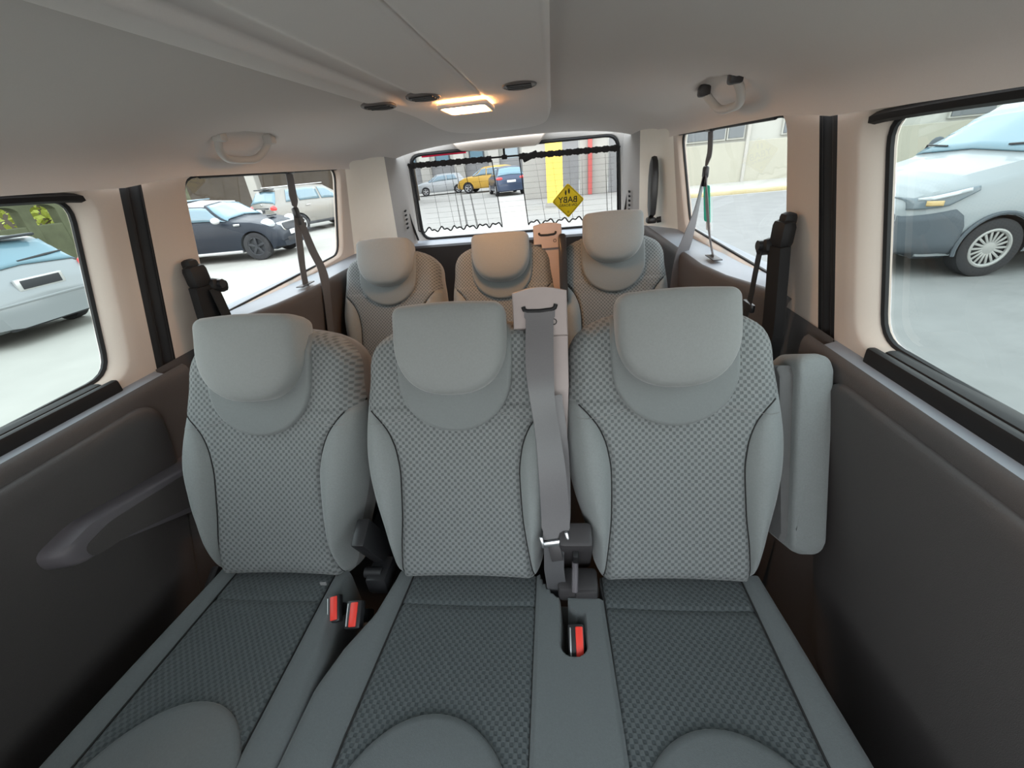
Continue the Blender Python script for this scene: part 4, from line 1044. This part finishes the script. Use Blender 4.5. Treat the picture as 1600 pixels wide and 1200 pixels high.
side_glass(c6, [(.62, 1.05, .80, 1.05), (1.12, 2.0, 1.12, 2.0), (2.08, 3.05, 2.08, 2.42)], m_cglass); c6.cross('windscreen', 3.12, 2.42, 6.3, 7.0, m_cglass, .016)
for sd in (-1, 1): c6.patch('head_lamp', [(3.95, sd*5.6), (4.2, sd*5.6), (4.2, sd*6.4), (4.0, sd*6.2)], m_hl, off=.02)
c6.box('bumper', (4.38, 0, .5), (.1, 1.3, .2), m_dark, .03)
p_bk = paint('black_blue_paint', (.03, .045, .08, 1), .2)
c7 = Car('car', 'dark blue estate seen from behind in the gap between the curtains', -2.75, 29.6, 105, suv_st(4.4, 1.62, .92), p_bk, (.85, 3.5), .35, sill=.24)
side_glass(c7, [(.62, 1.05, .80, 1.05), (1.12, 2.0, 1.12, 2.0), (2.08, 3.05, 2.08, 2.42)], m_cglass); c7.cross('rear_window', .17, .42, 6.4, 7.0, m_cglass_l, .016)
for sd in (-1, 1): c7.blob('tail_lamp', (.10, sd*.70, .96), (.08, .20, .09), m_tail)
c7.box('number_plate', (.02, 0, .80), (.06, .52, .12), m_plate, .005)

# --- buildings, posts, kerb, trees
m_bw = mat('white_render', (.36, .36, .33, 1), .9, .1, noise=.06, nscale=1.5); m_bd = mat('dark_bay_wall', (.115, .095, .075, 1), .9, .1, noise=.25, nscale=.8)
m_conc = mat('pale_concrete', (.35, .34, .31, 1), .9, .1, noise=.08, nscale=2); m_bwin = mat('dark_window', (.06, .075, .085, 1), .15, .6)
m_bg = mat('grey_block_wall', (.22, .22, .22, 1), .9, .1, noise=.1, nscale=1)
def bparts(root, lst):
    for n_, c, s_, mm in lst: obj(n_, *box_g(c, s_, .02), mm, root, smooth=0)
# covered bay behind the two cars on the left
b = empty('building', (-24, 27, G), 'dark open-fronted parking bay with pale columns behind the dark car with the white roof', 'building')
bparts(b, [('back_wall', (-26, 31, 2.2), (34, .4, 5.4), m_bd), ('roof_slab', (-26, 28, 5.0), (34, 6.5, .4), m_conc), ('end_wall', (-9.2, 28, 2.2), (.4, 6.0, 5.4), m_bd)])
for x in (-29.5, -23.3, -16.6): obj('column', *box_g((x, 24.9, 2.2), (.55, .5, 5.4), .04), m_conc, b, smooth=0)
obj('beam', *box_g((-17.4, 26.2, 2.2), (.35, .4, 5.4), .02), mat('grey_post', (.22, .22, .21, 1), .8), b, smooth=0)
# dark wall with arched openings and bright trees behind it, past the silver hatchback
ar_ = empty('arcade_wall', (-17, 9, G), 'dark wall with arched openings letting through yellow-green foliage, past the silver hatchback', 'wall')
V = []; F = []; x0 = -16.6
yy = [8.4+1.12*k for k in range(11)]
parts = []
for k in range(len(yy)): parts.append(box_g((x0, yy[k], .95), (.35, .34, 2.9), .02))
for k in range(len(yy)-1):
    ya, yb = yy[k]+.15, yy[k+1]-.15; r = (yb-ya)/2; cy = (ya+yb)/2; zs = 1.16
    P = []; n = 10
    for i in range(n+1):
        a = math.pi-math.pi*i/n; P.append((cy+r*math.cos(a), zs+r*.55*math.sin(a)))
    g = []
    for dx in (-.17, .17):
        for (a_, z_) in P: g += [(x0+dx, a_, z_), (x0+dx, a_, 2.4)]
    n2 = 2*(n+1); f = []
    for i in range(n):
        f.append((2*i, 2*i+2, 2*i+3, 2*i+1)); f.append((n2+2*i, n2+2*i+2, n2+2*i+3, n2+2*i+1)); f.append((2*i, 2*i+2, n2+2*i+2, n2+2*i))
    parts.append((g, f))
m_arc = mat('dark_mossy_wall', (.10, .105, .065, 1), .9, .1, noise=.4, nscale=2.5)
obj('arches', *merge(parts), m_arc, ar_, smooth=0)
obj('parapet', *box_g((x0, 11, 2.75), (.42, 17.6, .7), .03), m_arc, ar_, smooth=0)
obj('solid_wall', *box_g((x0, 5.3, 1.2), (.34, 6.0, 3.2), .03), m_arc, ar_, smooth=0)
obj('low_wall', *box_g((x0, 11, .14), (.30, 17.2, 1.28), .03), m_arc, ar_, smooth=0)
m_leaf = mat('bright_leaves', (.42, .45, .09, 1), .6, .2, noise=.5, nscale=1.5); m_bark = mat('bark', (.10, .075, .05, 1), .9)
def tree(label, x, y, h, r, seed, n=700):
    rnd = random.Random(seed); t = empty('tree', (x, y, G), label, 'tree', 'trees beyond the arched wall')
    obj('trunk', *tube_g([(x, y, G), (x+.1, y, G+h*.4), (x-.05, y+.1, G+h*.75)], [.16, .13, .06], 8), m_bark, t)
    V = []; F = []
    for i in range(n):
        d = Vector((rnd.gauss(0, 1), rnd.gauss(0, 1), rnd.gauss(0, 1))).normalized()*r*rnd.uniform(.55, 1.0); p = Vector((x, y, G+h-.2*r))+Vector((d.x, d.y, d.z*1.1))
        a = Vector((rnd.gauss(0, 1), rnd.gauss(0, 1), rnd.gauss(0, 1))).normalized(); b_ = a.orthogonal().normalized(); sz = rnd.uniform(.09, .2)
        k = len(V); V += [p-a*sz, p+b_*sz*.6, p+a*sz, p-b_*sz*.6]; F.append((k, k+1, k+2, k+3))
    o = obj('foliage', V, F, m_leaf, t, smooth=0); o['kind'] = 'stuff'
for i, (x, y, h, r) in enumerate(((-20.2, 13.2, 2.5, 1.6), (-20.5, 16.6, 2.7, 1.6), (-20.0, 20.0, 2.5, 1.6))):
    tree(('yellow-green tree furthest towards the front, beyond the arched wall', 'yellow-green tree in the middle beyond the arched wall', 'yellow-green tree furthest towards the back, beyond the arched wall')[i], x, y, h, r, i)
# street end behind the rear window
b = empty('building', (-12, 47, G), 'tall pale building with columns at the street end behind the gathered curtain', 'building')
bparts(b, [('facade', (-10, 49, 6), (26, 1, 13), m_bw), ('base_course', (-10, 48.4, .6), (26, .3, 2.2), m_bg)])
for k in range(6): obj('column', *box_g((-20+3.6*k, 48.2, 5), (1.1, .8, 11), .05), m_conc, b, smooth=0)
for k in range(6):
    w_ = obj('window', *box_g((-18.2+3.6*k, 48.45, 2.5), (1.6, .1, 2.6), .02), m_bwin, b, smooth=0); obj('pane', *box_g((-18.2+3.6*k, 48.38, 2.5), (1.3, .06, 2.2), .01), m_cglass, w_, smooth=0)
b = empty('wall', (3.2, 23.5, G), 'grey panelled yard wall with red posts behind the yellow sign', 'wall')
for k in range(6): obj('panel', *box_g((-.55+1.42*k, 23.6, .75), (1.36, .12, 2.5), .02), m_bg if k % 2 else m_conc, b, smooth=0)
m_rp = mat('red_post_paint', (.45, .10, .09, 1), .6)
for k in range(4): obj('post', *box_g((.2+1.9*k, 23.4, .95), (.20, .16, 2.9), .02), m_rp, b, smooth=0)
obj('coping', *box_g((3.0, 23.6, 2.1), (9, .3, .14), .02), m_bg, b, smooth=0)
b = empty('building', (6, 42, G), 'pale block rising behind the yard wall with red posts', 'building')
bparts(b, [('facade', (7.5, 40, 6), (15, 1, 13), m_bw)])
for k in range(4):
    w_ = obj('window', *box_g((2.6+3*k, 39.45, 3.4), (1.5, .1, 1.7), .02), m_bwin, b, smooth=0); obj('pane', *box_g((2.6+3*k, 39.38, 3.4), (1.2, .06, 1.4), .01), m_cglass, w_, smooth=0)
yc = empty('column', (.32, 18.95, G), 'yellow painted square column behind the edge of the curtain with the sign', 'column')
obj('shaft', *box_g((.32, 18.95, .95), (.66, .5, 2.9), .02), mat('yellow_column_paint', (.85, .60, .12, 1), .6), yc, smooth=0)
obj('top_band', *box_g((.32, 18.95, 2.48), (.70, .54, .5), .02), mat('orange_band', (.75, .35, .10, 1), .6), yc, smooth=0)
obj('foot', *box_g((.32, 18.95, G+.08), (.8, .62, .16), .02), m_conc, yc, smooth=0)
# white building across the road on the far side
b = empty('building', (11, 21.6, G), 'low white building with dark windows across the road, behind the grey twisted belt', 'building')
bparts(b, [('facade', (14.5, 22.3, 2.4), (17.6, .6, 6.0), m_bw), ('plinth', (14.5, 21.92, .35), (17.6, .16, 1.7), mat('cream_render', (.33, .32, .265, 1), .9, noise=.08, nscale=1)), ('drain_pipe', (8.75, 21.85, 2.2), (.14, .14, 5.4), m_conc)])
for x, w in ((7.0, 1.55), (8.25, .62), (11.0, 1.6), (14, 1.6), (17.5, 1.6), (21, 1.6)):
    f = obj('window', *box_g((x, 21.95, 1.95), (w+.12, .14, 1.3), .02), m_bw, b, smooth=0); obj('pane', *box_g((x, 21.9, 1.95), (w, .12, 1.16), .01), m_bwin, f, smooth=0)
kb = obj('kerb', *box_g((12.5, 18.0, G+.06), (18, .35, .14), .03, Matrix.Rotation(R(2), 3, 'Z')), mat('yellowed_kerb', (.40, .34, .20, 1), .9, noise=.15, nscale=3))
tag(kb, 'yellowed kerb along the road in front of the white building', 'kerb')
pv = sheet('pavement', lambda u, v: (u, v, G+.10), [3.6, 8, 14, 24], [18.1, 20, 21.9], m_conc, smooth=0); tag(pv, 'pale pavement in front of the white building', kind='structure')
